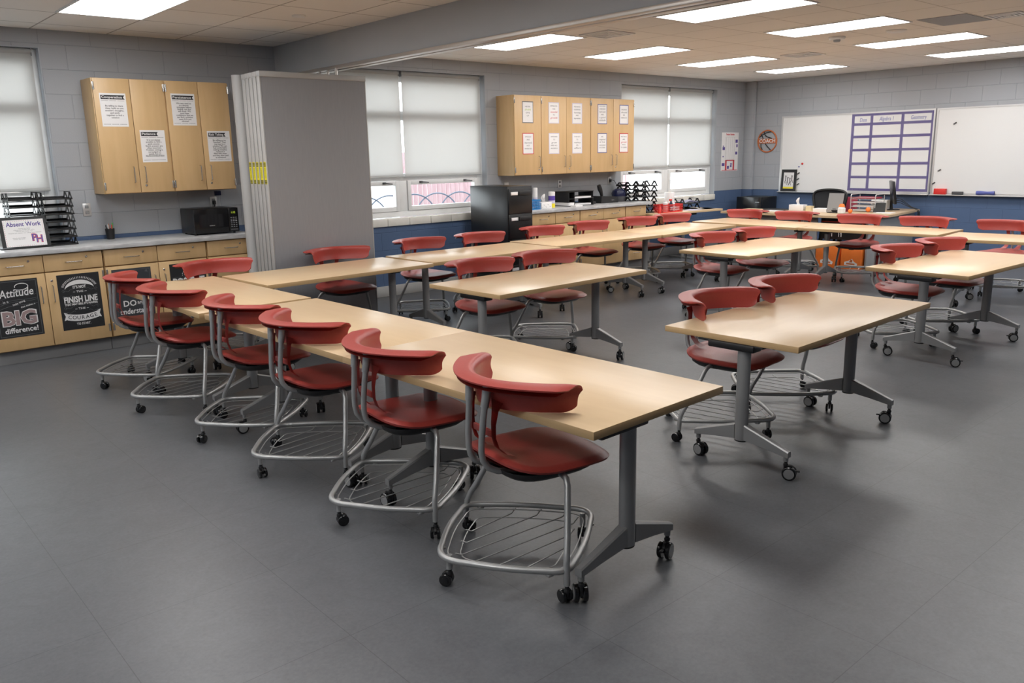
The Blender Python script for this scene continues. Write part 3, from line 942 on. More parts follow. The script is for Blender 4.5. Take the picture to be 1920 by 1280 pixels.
# ------------------------------------------------------------------ casters
def caster_mesh(r=0.026, hub=False, brake=False, height=0.075):
    """twin-wheel caster: hood mesh and one wheel mesh; origin on the floor under the stem"""
    off = r * 0.55
    h = MB()
    h.cyl((0, 0, height - 0.022), (0, 0, height), 0.0085, n=10)
    h.lathe([(0.012, height - 0.030), (0.013, height - 0.022), (0.010, height - 0.016)], 12)
    h.grid(lambda u, v: Vector((-off + (r * 0.86) * math.cos(PI * (0.02 + 0.80 * u)), (v - 0.5) * 0.012, r + (r * 0.98) * math.sin(PI * (0.02 + 0.80 * u)))), 12, 2)
    h.box(-off - r * 0.45, 0.010, -0.0055, 0.0055, r * 0.75, height - 0.026, bev=0.002)
    if brake:
        h.box(-off - r * 1.45, -off - r * 0.7, -0.008, 0.008, r * 1.25, r * 1.48, bev=0.003)
    hood = h.mesh('caster', M['black'])
    ws = []
    for s in (-1, 1):
        w = MB()
        T = Matrix.Translation((-off, s * (0.008 + r * 0.26), r)) @ Matrix.Rotation(PI / 2 * (-s), 4, 'X')
        w.lathe([(r * 0.90, -r * 0.26), (r, -r * 0.16), (r, r * 0.16), (r * 0.90, r * 0.26)], 22, 0, T)
        if hub:
            w.lathe([(r * 0.74, r * 0.26), (r * 0.74, r * 0.29), (r * 0.60, r * 0.30)], 22, 1, T)
        else:
            w.lathe([(r * 0.62, r * 0.26), (r * 0.5, r * 0.31), (r * 0.2, r * 0.33)], 18, 0, T)
        ws.append(w.mesh('wheel', [M['blackgloss'], M['hub']]))
    return hood, ws
CH_HOOD, CH_WH = caster_mesh()
TB_HOOD, TB_WH = caster_mesh(0.036, True, False, 0.102)
TB_HOODB, _w = caster_mesh(0.036, True, True, 0.102)
def put_caster(parent, x, y, a, hood, wheels):
    c = bpy.data.objects.new('caster', hood); COL.objects.link(c); c.parent = parent
    c.location = (x, y, 0); c.rotation_euler = (0, 0, a)
    for w in wheels:
        o = bpy.data.objects.new('wheel', w); COL.objects.link(o); o.parent = c
    return c

# ------------------------------------------------------------------ the chair (x = facing direction, y = to its left)
ZR = 0.129
def lerp(a, b, t): return a + (b - a) * t
def make_chair(label):
    t = thing('classroom_chair', label, 'chair', (0, 0, 0), 0, 'red classroom chairs on casters')
    # backrest shell: concave band, rolled into a rear flange, two straps down to the seat
    b = MB()
    def prof(s):
        a = abs(s)
        hi, li = -0.128 + 0.236 * s * s, 0.318 * s
        hr, lr = -0.212 + 0.196 * s * s, 0.358 * s
        hb, lb = -0.122 + 0.212 * s * s, 0.284 * s
        zt, z0 = 0.834, 0.714
        rise = max(0.0, (a - 0.90) / 0.10)
        f = 0.34 * (1 - math.sqrt(max(0.0, 1 - rise ** 2)))
        hb, lb = lerp(hb, hi, f), lerp(lb, li, f)
        zb = z0 + (zt - 0.03 - z0) * f
        zt -= 0.005 * rise ** 2
        pts = []
        for k in range(7):
            u = k / 6
            pts.append(Vector((lerp(hb, hi, u) - 0.008 * math.sin(PI * u), lerp(lb, li, u), lerp(zb, zt - 0.024, u))))
        I = Vector((hi, li, zt - 0.024))
        Cn = Vector((lerp(hi, hr, 0.04), lerp(li, lr, 0.04), zt))
        E_ = Vector((lerp(hi, hr, 0.34), lerp(li, lr, 0.34), zt + 0.001))
        for k in range(1, 6):
            u = k / 5
            pts.append(I * (1 - u) ** 2 + Cn * 2 * u * (1 - u) + E_ * u * u)
        q = 1.0 - 0.30 * max(0.0, (a - 0.94) / 0.06) ** 2
        pts.append(Vector((lerp(hi, hr, 0.68 * q), lerp(li, lr, 0.68 * q), zt - 0.002)))
        pts.append(Vector((lerp(hi, hr, q), lerp(li, lr, q), zt - 0.007)))
        return pts
    NS = 61
    rows = [prof(math.sin(PI / 2 * (-1 + 2 * i / (NS - 1)))) for i in range(NS)]
    nv = len(rows[0])
    g = [[b.bm.verts.new(p) for p in row] for row in rows]
    fs = []
    for i in range(NS - 1):
        for j in range(nv - 1):
            fs.append(b.bm.faces.new((g[i][j], g[i + 1][j], g[i + 1][j + 1], g[i][j + 1])))
    bmesh.ops.recalc_face_normals(b.bm, faces=fs)
    b.solid(fs, 0.0065)
    # lower lip that closes the hollow under the flange
    def lip(u, v):
        s = -0.94 + 1.88 * u
        hi, li, hr, lr = -0.134 + 0.236 * s * s, 0.318 * s, -0.207 + 0.194 * s * s, 0.352 * s
        return Vector((lerp(hi, hr, 0.10 + 0.82 * v), lerp(li, lr, 0.10 + 0.82 * v), 0.807 - 0.006 * v))
    f2 = b.grid(lip, 33, 4)
    b.solid(f2, 0.007)
    # straps and cross bar
    for s in (-1, 1):
        path = [(-0.130, 0.100, 0.752, 0.085), (-0.134, 0.088, 0.715, 0.050), (-0.138, 0.080, 0.655, 0.036), (-0.136, 0.076, 0.600, 0.034), (-0.122, 0.074, 0.558, 0.040), (-0.09, 0.074, 0.527, 0.055), (-0.05, 0.075, 0.512, 0.06)]
        def strap(u, v):
            k = u * (len(path) - 1); i = min(int(k), len(path) - 2); q = k - i
            q = q
            x, y, z, w = [lerp(path[i][n], path[i + 1][n], q) for n in range(4)]
            return Vector((x - 0.003 * math.cos((v - 0.5) * PI), s * (y + (v - 0.5) * w), z))
        f3 = b.grid(strap, 19, 5)
        b.solid(f3, 0.010)
    b.box(-0.144, -0.130, -0.066, 0.066, 0.598, 0.626, bev=0.004)
    b.build('backrest', M['red'], t)
    # seat shell
    st = MB()
    ch, ah, bl = 0.122, 0.250, 0.250
    def sp(an, r):
        c, s_ = math.cos(an), math.sin(an)
        n = 3.8
        rr = (abs(c) ** n + abs(s_) ** n) ** (-1 / n)
        h, l = ch + ah * rr * c * r, bl * rr * s_ * r
        if h < ch: l *= 1 - 0.10 * ((ch - h) / ah) ** 2
        z = 0.494 + 0.012 * (1 - r) * -1
        z -= 0.012 * (l / bl) ** 2 * (0.6 + 0.4 * min(1, max(0, (h + 0.1) / 0.3)))
        if h > 0.22: z -= 0.022 * ((h - 0.22) / 0.16) ** 2
        if h < 0.05: z += 0.030 * ((0.05 - h) / 0.19) ** 2
        return Vector((h, l, z - 0.012 * max(0, (r - 0.93) / 0.07) ** 2))
    fsx = st.grid(lambda u, v: sp(2 * PI * u, 0.02 + 0.98 * v), 56, 12, closed_u=True)
    cap = [v for v in st.bm.verts if (Vector((v.co.x - ch, v.co.y)).length < 0.0075)]
    if len(cap) >= 3:
        cap.sort(key=lambda v: math.atan2(v.co.y, v.co.x - ch))
        fsx.append(st.bm.faces.new(cap))
    bmesh.ops.recalc_face_normals(st.bm, faces=fsx)
    if sum(f.normal.z for f in fsx) > 0:
        pass
    st.solid(fsx, 0.011)
    # rounded underside of the shell
    def under(u, v):
        an = 2 * PI * u
        p = sp(an, lerp(0.97, 0.70, v))
        return Vector((p.x, p.y, min(p.z - 0.008, 0.483) - 0.026 * math.sin(v * PI / 2)))
    st.grid(under, 56, 6, closed_u=True)
    st.build('seat', M['red'], t)
    pn = MB()
    def pan(u, v):
        an = 2 * PI * u
        p = sp(an, [0.86, 0.84, 0.74, 0.02][int(round(v * 3))])
        return Vector((p.x - 0.01, p.y, [0.458, 0.440, 0.420, 0.418][int(round(v * 3))]))
    pn.grid(pan, 40, 4, closed_u=True)
    pn.build('seat_pan', M['black'], t)
    # uprights (tube with sleeve), legs, base ring, rack
    for s in (-1, 1):
        u = MB()
        u.tube([(-0.152, s * 0.064, 0.812), (-0.158, s * 0.061, 0.755), (-0.167, s * 0.055, 0.68), (-0.175, s * 0.050, 0.59), (-0.176, s * 0.048, 0.540), (-0.169, s * 0.048, 0.503), (-0.146, s * 0.050, 0.470), (-0.108, s * 0.055, 0.450), (-0.03, s * 0.06, 0.436)], 0.0128, n=12)
        u.tube([(-0.152, s * 0.064, 0.814), (-0.158, s * 0.061, 0.755), (-0.163, s * 0.058, 0.722)], [0.0172, 0.0168, 0.0160], n=12)
        u.build('back_upright', M['silver'], t)
        l = MB()
        l.tube([(0.085, s * 0.12, 0.440), (0.085, s * 0.215, 0.443), (0.083, s * 0.245, 0.436), (0.076, s * 0.264, 0.412), (0.055, s * 0.291, 0.34), (0.022, s * 0.333, 0.240), (0.0, s * 0.358, 0.187), (-0.010, s * 0.369, 0.150), (-0.013, s * 0.375, 0.10), (-0.013, s * 0.375, 0.073)], 0.0128, n=12)
        l.build('leg', M['silver'], t)
    crn = [Vector((0.428, 0, ZR)), Vector((-0.014, 0.390, ZR)), Vector((-0.378, 0, ZR)), Vector((-0.014, -0.390, ZR))]
    rad = [0.13, 0.075, 0.13, 0.075]
    ringp = []
    for i in range(4):
        p, a, c = crn[i], crn[i - 1], crn[(i + 1) % 4]
        d1, d2 = (a - p).normalized(), (c - p).normalized()
        s0, s1 = p + d1 * rad[i], p + d2 * rad[i]
        for k in range(9):
            q = k / 8
            ringp.append(s0 * (1 - q) ** 2 + p * 2 * q * (1 - q) + s1 * q * q)
        nx = crn[(i + 1) % 4]
        e0, e1 = s1, nx + (p - nx).normalized() * rad[(i + 1) % 4]
        out = Vector(((e0 + e1) / 2).to_2d().normalized().to_3d())
        for k in range(1, 5):
            q = k / 5
            ringp.append(e0.lerp(e1, q) + out * 0.012 * math.sin(PI * q))
    rg = MB()
    rg.tube(ringp, 0.0125, n=12, closed=True)
    for x in (0.356, -0.309):
        rg.cyl((x, 0, ZR), (x, 0, 0.071), 0.0125, n=12)
    rg.build('base_ring', M['silver'], t)
    # wire book rack hung in the ring
    wr = MB()
    inner = [Vector((p.x * 0.90 - 0.002, p.y * 0.90, ZR - 0.010)) for p in ringp]
    wr.tube(inner, 0.0028, n=6, closed=True)
    mid = [Vector((p.x * 0.74 + 0.0, p.y * 0.74, ZR - 0.028)) for p in ringp]
    wr.tube(mid, 0.0026, n=6, closed=True)
    for y in (-0.20, -0.12, -0.04, 0.04, 0.12, 0.20):
        fr = 0.375 * (1 - abs(y) / 0.365)
        bk = -0.320 * (1 - abs(y) / 0.365)
        sk = 0.03
        wr.tube([(bk + 0.01, y - sk, ZR - 0.008), (bk + 0.04, y - sk * 0.8, ZR - 0.026), (fr - 0.04, y + sk * 0.8, ZR - 0.026), (fr - 0.01, y + sk, ZR - 0.008)], 0.0028, n=6)
    for k in range(0, len(ringp), 13):
        p = ringp[k]
        wr.box(p.x - 0.012, p.x + 0.012, p.y - 0.012, p.y + 0.012, ZR - 0.019, ZR - 0.010, bev=0.002)
    wr.build('book_rack', M['silver'], t)
    for (x, y, a) in ((0.356, 0, 0.5), (-0.309, 0, 2.2), (-0.013, 0.375, 1.0), (-0.013, -0.375, -0.4)):
        put_caster(t, x, y, a, CH_HOOD, CH_WH)
    return t

chairs = [  # x, y, facing in degrees, label
    (1.912, -0.078, -3.0, 'farthest red chair on the outer side of the left table row, by the cabinet posters'),
    (1.904, -0.891, 4.0, 'second red chair from the cabinets, outer side of the left table row'),
    (2.000, -1.803, 1.0, 'third red chair from the cabinets, outer side of the left table row'),
    (2.012, -2.575, 1.5, 'fourth red chair from the cabinets, outer side of the left table row'),
    (2.012, -3.443, -6.0, 'second-nearest red chair to the camera, outer side of the left table row'),
    (2.055, -4.240, -8.0, 'nearest large red chair at the front end of the left table row'),
    (2.674, 0.318, -82.0, 'red chair behind the corner table, in front of the maple drawers'),
    (3.882, 0.358, -86.0, 'red chair right in front of the grey folded partition'),
    (4.908, 0.474, -79.0, 'red chair before the blue wall, first right of the partition'),
    (5.711, 0.463, -85.0, 'red chair before the blue wall, beside the filing cabinet'),
    (6.681, 0.493, -85.0, 'red chair directly in front of the black filing cabinet'),
    (7.537, 0.553, -86.0, 'red chair in front of the left half of the counter cabinets'),
    (8.413, 0.499, -88.0, 'red chair in front of the right half of the counter cabinets'),
    (9.160, 0.502, -88.5, 'red chair in front of the side table with the red basket'),
    (10.382, 0.076, 172.0, 'red chair in front of the mini fridge, at the whiteboard-side tables'),
    (10.387, -0.692, 168.5, 'red chair in front of the tissue box on the teacher desk'),
    (10.331, -1.633, 170.5, 'red chair in front of the orange boxes under the teacher desk'),
    (10.387, -2.410, 170.5, 'red chair just right of the teacher desk, under the gridded whiteboard'),
    (10.324, -3.312, 163.0, 'red chair cut by the right edge, at the last whiteboard-side table'),
    (4.183, -1.415, -86.0, 'left red chair at the small table standing inside the U, near its left side'),
    (4.927, -1.396, -91.0, 'right red chair at the small table standing inside the U, near its left side'),
    (4.104, -3.781, -85.0, 'left red chair at the large foreground table on the right'),
    (4.865, -3.763, -86.0, 'right red chair at the large foreground table on the right'),
    (7.190, -1.552, -85.0, 'left red chair at the most distant of the inner tables'),
    (7.911, -1.581, -86.0, 'right red chair at the most distant of the inner tables'),
    (7.140, -3.493, -86.0, 'left red chair at the inner table cut by the right edge'),
    (7.922, -3.543, -90.0, 'right red chair at the inner table cut by the right edge'),
]
first = make_chair(chairs[0][3])
first.location = (chairs[0][0], chairs[0][1], 0); first.rotation_euler = (0, 0, R(chairs[0][2]))
rnd = random.Random(3)
for x, y, a, lab in chairs[1:]:
    c = dup(first, (x, y, 0), R(a), lab)
    for ch_ in c.children:
        if ch_.name.split('.')[0] == 'caster':
            ch_.rotation_euler = (0, 0, rnd.uniform(0, 6.28))

# ------------------------------------------------------------------ tables (x along the length, y across, origin at one corner)
TL, TD = 1.646, 0.805
def make_table(label):
    t = thing('flip_top_table', label, 'table', (0, 0, 0), 0, 'maple tables on casters')
    tp = MB()
    tp.box(0.0, TL, 0.0, TD, ZT - 0.033, ZT, bev=0.0025)
    me = tp.mesh('tabletop', [M['table'], M['table_edge']])
    for p in me.polygons:
        if abs(p.normal.z) < 0.5: p.material_index = 1
    o = bpy.data.objects.new('tabletop', me); COL.objects.link(o); o.parent = t
    for k, x in enumerate((0.200, TL - 0.200)):
        yc = TD / 2
        T = Matrix.Translation((x, yc, 0)) @ Matrix.Diagonal((0.030, 0.036, 1, 1))
        p = MB()
        p.lathe([(1, 0.150), (1, ZT - 0.040)], 24, 0, T)
        ps = p.build('leg_post', M['leggrey'], t)
        MB().lathe([(0.97, 0.143), (0.97, 0.150)], 24, 0, T).build('end_cap', M['black'], ps)
        for s in (-1, 1):
            f = MB()
            sec = [(0.028, 0.155, 0.238, 0.023), (0.15, 0.140, 0.196, 0.020), (0.283, 0.118, 0.150, 0.0165)]
            rings = []
            for (d, z0, z1, w) in sec:
                rings.append([f.bm.verts.new((x + dx, yc + s * d, z)) for dx, z in ((-w, z0), (w, z0), (w, z1 - 0.006), (w - 0.006, z1), (-w + 0.006, z1), (-w, z1 - 0.006))])
            for a, b in zip(rings, rings[1:]):
                for i in range(6): f.bm.faces.new((a[i], a[(i + 1) % 6], b[(i + 1) % 6], b[i]))
            f.bm.faces.new(rings[0]); f.bm.faces.new(rings[-1])
            f.cyl((x, yc + s * 0.266, 0.122), (x, yc + s * 0.266, 0.096), 0.013, n=12)
            f.build('foot', M['leggrey'], t, angle=25)
            br = (s < 0)
            put_caster(t, x, yc + s * 0.266, 0.6 + 1.9 * s + 0.7 * k, TB_HOODB if br else TB_HOOD, TB_WH)
        bk = MB()
        bk.box(x - 0.042, x + 0.042, yc - 0.075, yc + 0.20, ZT - 0.072, ZT - 0.0335, bev=0.008)
        bk.box(x - 0.03, x + 0.03, yc - 0.12, yc + 0.27, ZT - 0.046, ZT - 0.0335, bev=0.004)
        bk.build('tilt_bracket', M['black'], t)
    return t
c91, s91 = math.cos(R(91.6)), math.sin(R(91.6))
tables = [
    (2.799, -4.718, 91.6, 'nearest maple table, front end of the left row, one corner pointing at the camera'),
    (2.799 + c91 * TL, -4.718 + s91 * TL, 91.6, 'middle maple table of the left row, second from its front end'),
    (2.694, -1.405 + 0.03, 91.4, 'last maple table of the left row, closest to the poster cabinets'),
    (2.735, -0.593, 2.6, 'maple table in front of the folded partition, first of the window-side row'),
    (4.417, -0.464, 0.0, 'maple table catching window glare before the blue wall'),
    (6.093, -0.373, -3.2, 'maple table in the window-side row opposite the filing cabinet'),
    (7.750, -0.480, 3.4, 'maple table in the window-side row opposite the counter, last before the corner'),
    (9.555, 0.450, -93.4, 'maple table nearest the window corner in the whiteboard-side row'),
    (9.460, -1.230, -87.6, 'maple table in the middle of the whiteboard-side row, before the teacher desk'),
    (9.190, -3.000, -84.0, 'maple table running off the right edge, last of the whiteboard-side row'),
    (3.651, -2.300, 1.7, 'small-looking inner maple table just behind the left row of tables'),
    (3.633, -4.579, 1.6, 'large free-standing maple table in the right foreground'),
    (6.608, -2.376, -0.9, 'most distant inner maple table, beyond the foreground table'),
    (6.561, -4.285, -1.9, 'inner maple table cut by the right edge of the photo'),
]
tb = None
for x, y, a, lab in tables:
    if tb is None:
        tb = make_table(lab); tb.location = (x, y, 0); tb.rotation_euler = (0, 0, R(a)); TABLES = [tb]
    else:
        c = dup(tb, (x, y, 0), R(a), lab)
        for ch_ in c.children:
            if ch_.name.split('.')[0] == 'caster':
                ch_.rotation_euler = (0, 0, rnd.uniform(0, 6.28))
        TABLES.append(c)
for c in TABLES:      # the leg frames sit a little off the middle of their tops
    mid_ = Vector((c.location.x, c.location.y)) + Matrix.Rotation(c.rotation_euler.z, 2) @ Vector((TL / 2, TD / 2))
    tc_ = Vector((0, -6.6)) - mid_
    d_ = Matrix.Rotation(-c.rotation_euler.z, 2) @ (tc_.normalized() * min(0.19, 0.042 * tc_.length))
    for ch_ in c.children:
        if ch_.name.split('.')[0] != 'tabletop':
            ch_.location.x += d_.x; ch_.location.y += d_.y

# ------------------------------------------------------------------ left counter
ZCN = 0.957
def letter_tray(label, loc, rz, group, w=0.235, d=0.30, h=0.066, m='black'):
    t = thing('letter_tray', label, 'desk tray', loc, rz, group)
    b = MB()
    b.box(-w / 2, w / 2, 0, d, 0.0, 0.005, bev=0.0015)
    b.box(-w / 2, w / 2, d - 0.005, d, 0.005, 0.022)
    b.box(-w / 2, w / 2, 0.0, 0.005, 0.005, 0.012)
    b.build('tray_floor', M[m], t)
    for s in (-1, 1):
        x = s * (w / 2 - 0.003)
        f = MB()
        def pl(poly):
            T = face_frame((x - 0.0025, 0, 0), (0, 1, 0), (0, 0, 1))
            f.prism(poly, T, 0.005)
        k_ = h / 0.066
        pl([(0.0, 0.004), (0.022, 0.004), (0.084, h), (0.052, h)])
        pl([(0.112, 0.004), (0.136, 0.004), (0.084, h), (0.052, h)])
        pl([(0.148, 0.004), (0.172, 0.004), (0.248, h), (0.214, h)])
        pl([(0.276, 0.004), (0.300, 0.004), (0.248, h), (0.214, h)])
        pl([(0.0, 0.0), (0.30, 0.0), (0.30, 0.012), (0.0, 0.012)])
        pl([(0.045, h - 0.007), (0.255, h - 0.007), (0.255, h), (0.045, h)])
        f.build('side_frame', M[m], t)
    return t
ords = ['topmost', 'second', 'third', 'fourth', 'fifth', 'sixth', 'seventh']
for k in range(7):
    z = ZCN + 0.001 + 0.0665 * (6 - k)
    letter_tray('%s black tray of the tall front stack on the left counter' % ords[k], (1.828 , 1.52, z), 0.0, 'tall tray stack on the left counter')
for k in range(7):
    z = ZCN + 0.001 + 0.0672 * (6 - k)
    letter_tray('%s black tray of the stack behind the "Absent Work" sign' % ords[k], (1.575, 1.585, z), 0.0, 'tray stack behind the sign')
# framed sign
t = thing('sign_holder', 'black-framed "Absent Work" sign leaning on the left counter', 'sign', (1.535, 1.50, ZCN + 0.0005), 0)
T = face_frame((0, 0.0, 0.012), (1, 0, 0), (0, math.sin(R(12)), math.cos(R(12))))
MB().box(-0.20, 0.20, -0.012, 0.10, 0.0, 0.010, bev=0.002).build('base', M['black'], t)
MB().rect(T, -0.185, 0.185, 0.0, 0.262, 0.006).build('back_plate', M['black'], t)
T2 = T @ Matrix.Translation((0, 0, 0.0062))
MB().rect(T2, -0.155, 0.155, 0.006, 0.236, 0.0008).build('sheet', M['white'], t)
a = MB()
a.text(T2, 'Absent Work', 0.0, 0.196, 0.052, 0, bold=0.02, fit=0.268)
a.build('heading', M['purpleink'], t)
a = MB()
for k, (yy, ww) in enumerate(((0.160, 0.09), (0.148, 0.16), (0.136, 0.13), (0.122, 0.25), (0.080, 0.10), (0.070, 0.09))):
    xx = 0 if k < 4 else -0.05
    s_ = 'Check the folder for what you missed'[: max(8, int(ww / 0.006))]
    a.text(T2, s_, xx, yy, 0.009, 0, fit=ww)
a.build('small_print', M['inkgrey'], t)
a = MB()
for k in range(18):
    for yy in (0.012, 0.226):
        a.rect(T2, -0.148 + 0.0168 * k, -0.148 + 0.0168 * k + 0.006, yy, yy + 0.0022, 0.001)
for k in range(12):
    for xx in (-0.150, 0.146):
        a.rect(T2, xx, xx + 0.0022, 0.018 + 0.0175 * k, 0.026 + 0.0175 * k, 0.001)
a.build('dashed_border', M['redink'], t)
for nm, bo, mm, zz in (('monogram_outline', 0.05, 'redink', 0.001), ('monogram', 0.0, 'blueink', 0.0022)):
    a = MB()
    a.text(T2, 'P', 0.066, 0.075, 0.085, 0, bold=bo, z=zz, fit=0.042 + bo * 0.08)
    a.text(T2, 'H', 0.104, 0.062, 0.085, 0, bold=bo, z=zz + 0.0004, fit=0.048 + bo * 0.08)
    a.build(nm, M[mm], t)
tag(MB().box(1.40, 1.58, 1.62, 1.80, ZCN + 0.47, ZCN + 0.474).build('paper_sheet', M['white']), 'loose paper lying on the tray stack behind the sign', 'paper')
# outlets
def outlet(x, z, label, mx=TN, wall=YW, cord=False):
    t = thing('wall_outlet', label, 'outlet', (x, wall, z), 0, 'wall outlets')
    T = face_frame((0, -0.001, 0), (1, 0, 0), (0, 0, 1))
    MB().box(-0.036, 0.036, -0.058, 0.058, 0, 0.008, bev=0.003, T=T).build('plate', M['alum'], t)
    r = MB()
    for s in (-1, 1):
        r.box(-0.016, 0.016, s * 0.026 - 0.014, s * 0.026 + 0.014, 0.008, 0.0105, bev=0.003, T=T)
    r.build('receptacle', M['grey'], t)
    if cord:
        p = MB()
        p.box(-0.016, 0.016, -0.018, 0.022, 0.0105, 0.038, bev=0.006, T=T)
        p.build('plug', M['black'], t)
    return t
outlet(2.145, 1.24, 'steel wall outlet left of the pen cup')
outlet(3.355, 1.245, 'wall outlet above the microwave with a plug in it', cord=True)
outlet(8.38, 1.25, 'white wall outlet above the desk organizer')
outlet(9.435, 1.26, 'wall outlet with a black plug at the end of the right counter', cord=True)
tag(MB().box(7.325, 7.395, YW - 0.03, YW - 0.001, 1.255, 1.31, bev=0.004).build('call_box', M['frame']), 'small white call box on the wall above the filing cabinet', 'call box')
tag(MB().box(3.375, 3.445, YW - 0.004, YW - 0.001, 1.315, 1.36, bev=0.001).build('tape_tag', M['navy']), 'dark blue tape tag on the wall above the microwave outlet', 'tape')
crd = MB().tube([(3.355, 1.865, 1.265), (3.345, 1.845, 1.22), (3.335, 1.86, 1.15), (3.30, 1.87, 1.05), (3.28, 1.85, 0.97)], 0.004, n=8)
tag(crd.build('power_cord', M['black']), 'black power cord from the wall outlet down behind the microwave', 'cord')
# pen cup
t = thing('pen_cup', 'black mesh pen cup standing against the wall on the left counter', 'pen cup', (2.30, 1.81, ZCN))
MB().lathe([(0.030, 0.0), (0.034, 0.002), (0.042, 0.100), (0.039, 0.100), (0.031, 0.006), (0.0, 0.006)], 20).build('cup', M['black'], t)
pens = [(-0.012, -0.014, 0.12, 'white', 'white pen in the counter pen cup'), (0.018, -0.006, 0.135, 'green', 'green-capped marker in the counter pen cup'), (0.0, 0.014, 0.125, 'orangewood', 'orange pencil in the counter pen cup'), (-0.020, 0.008, 0.115, 'black', 'black pen in the counter pen cup'), (0.010, -0.018, 0.118, 'redplastic', 'red marker in the counter pen cup')]
for dx, dy, h, m_, lab in pens:
    p = MB().cyl((0, 0, 0.0), (dx * 0.5, dy * 0.5, h), 0.0048, 0.0052, n=8)
    p.cyl((dx * 0.5, dy * 0.5, h), (dx * 0.55, dy * 0.55, h + 0.012), 0.0052, 0.003, n=8)
    o = p.build('pen', M[m_]); o.location = (2.30 + dx * 0.9, 1.81 + dy * 0.9, ZCN + 0.008); tag(o, lab, 'pen', 'pens in the cup')
# microwave
t = thing('microwave', 'black microwave with a green clock at the end of the left counter', 'microwave', (3.19, 1.62, ZCN))
MB().box(-0.222, 0.222, -0.165, 0.175, 0.012, 0.252, bev=0.008).build('body', M['blackpaint'], t)
for sx in (-0.19, 0.19):
    for sy in (-0.13, 0.15): MB().cyl((sx, sy, 0.0), (sx, sy, 0.012), 0.012, n=10).build('foot', M['black'], t)
T = face_frame((0, -0.165, 0.012), (1, 0, 0), (0, 0, 1))
d = MB().box(-0.222, 0.118, 0.002, 0.238, 0, 0.020, bev=0.004, T=T).build('door', M['blackgloss'], t)
T2 = T @ Matrix.Translation((0, 0, 0.020))
MB().rect(T2, -0.175, 0.065, 0.06, 0.185, 0.001).build('window', M['screen'], d)
MB().text(T2, 'SUNBEAM', -0.05, 0.075, 0.012, 0, bold=0.02).build('badge', M['alum'], d)
c = MB().box(0.121, 0.222, 0.002, 0.238, 0, 0.020, bev=0.004, T=T).build('control_panel', M['blackgloss'], t)
MB().text(T2, '1:12', 0.170, 0.192, 0.026, 0, bold=0.01).build('clock_digits', M['ledgreen'], c)
k_ = MB()
for i in range(3):
    for j in range(6):
        k_.rect(T2, 0.140 + 0.024 * i, 0.156 + 0.024 * i, 0.050 + 0.018 * j, (0.056 if j != 3 else 0.060) + 0.018 * j, 0.0008)
k_.build('keypad', M['grey'], c)
MB().box(0.135, 0.208, 0.018, 0.032, 0.020, 0.023, bev=0.001, T=T).build('door_button', M['darkgrey'], c)

# ------------------------------------------------------------------ right counter and side table
t = thing('filing_cabinet', 'tall black four-drawer filing cabinet by the right counter', 'filing cabinet', (6.775, 1.32, 0))
MB().box(-0.20, 0.20, -0.36, 0.36, 0.012, 1.295, bev=0.004).build('body', M['blackpaint'], t)
T = face_frame((0, -0.36, 0), (1, 0, 0), (0, 0, 1))
for k in range(4):
    z0 = 0.045 + 0.307 * k
    d = MB().box(-0.190, 0.190, z0, z0 + 0.300, 0, 0.016, bev=0.003, T=T).build('drawer', M['blackpaint'], t)
    h = MB()
    h.box(-0.16, -0.045, z0 + 0.222, z0 + 0.262, 0.016, 0.019, bev=0.001, T=T)
    h.build('label_holder', M['alum'], d)
    MB().box(-0.035, 0.16, z0 + 0.216, z0 + 0.268, 0.016, 0.030, bev=0.004, T=T).build('handle', M['black'], d)
    MB().box(-0.15, -0.055, z0 + 0.228, z0 + 0.256, 0.019, 0.0198, T=T).build('label_card', M['white'], d)

def canister(label, name, cat, x, y, z, r, h, bands, cap):
    t = thing(name, label, cat, (x, y, z))
    zz = 0.0
    b = MB()
    prof = []
    for k, (f, m_) in enumerate(bands):
        b.lathe([(r, zz), (r, zz + h * f)], 22, k)
        zz += h * f
    b.build('body', [M[m_] for _, m_ in bands], t)
    MB().lathe([(r * 1.01, zz), (r * 1.01, zz + h * 0.12), (r * 0.85, zz + h * 0.15)], 22).build('lid', M[cap], t)
    return t
canister('yellow and purple wipes canister with white lid on the right counter', 'wipes_canister', 'canister', 7.885, 1.55, ZCN, 0.046, 0.185, [(0.30, 'lemon'), (0.22, 'lilac'), (0.33, 'violet'), (0.15, 'white')], 'white')
t = canister('white spray can with violet label behind the tissues on the right counter', 'spray_can', 'spray can', 7.70, 1.68, ZCN, 0.032, 0.235, [(0.15, 'white'), (0.45, 'lilac'), (0.4, 'white')], 'white')
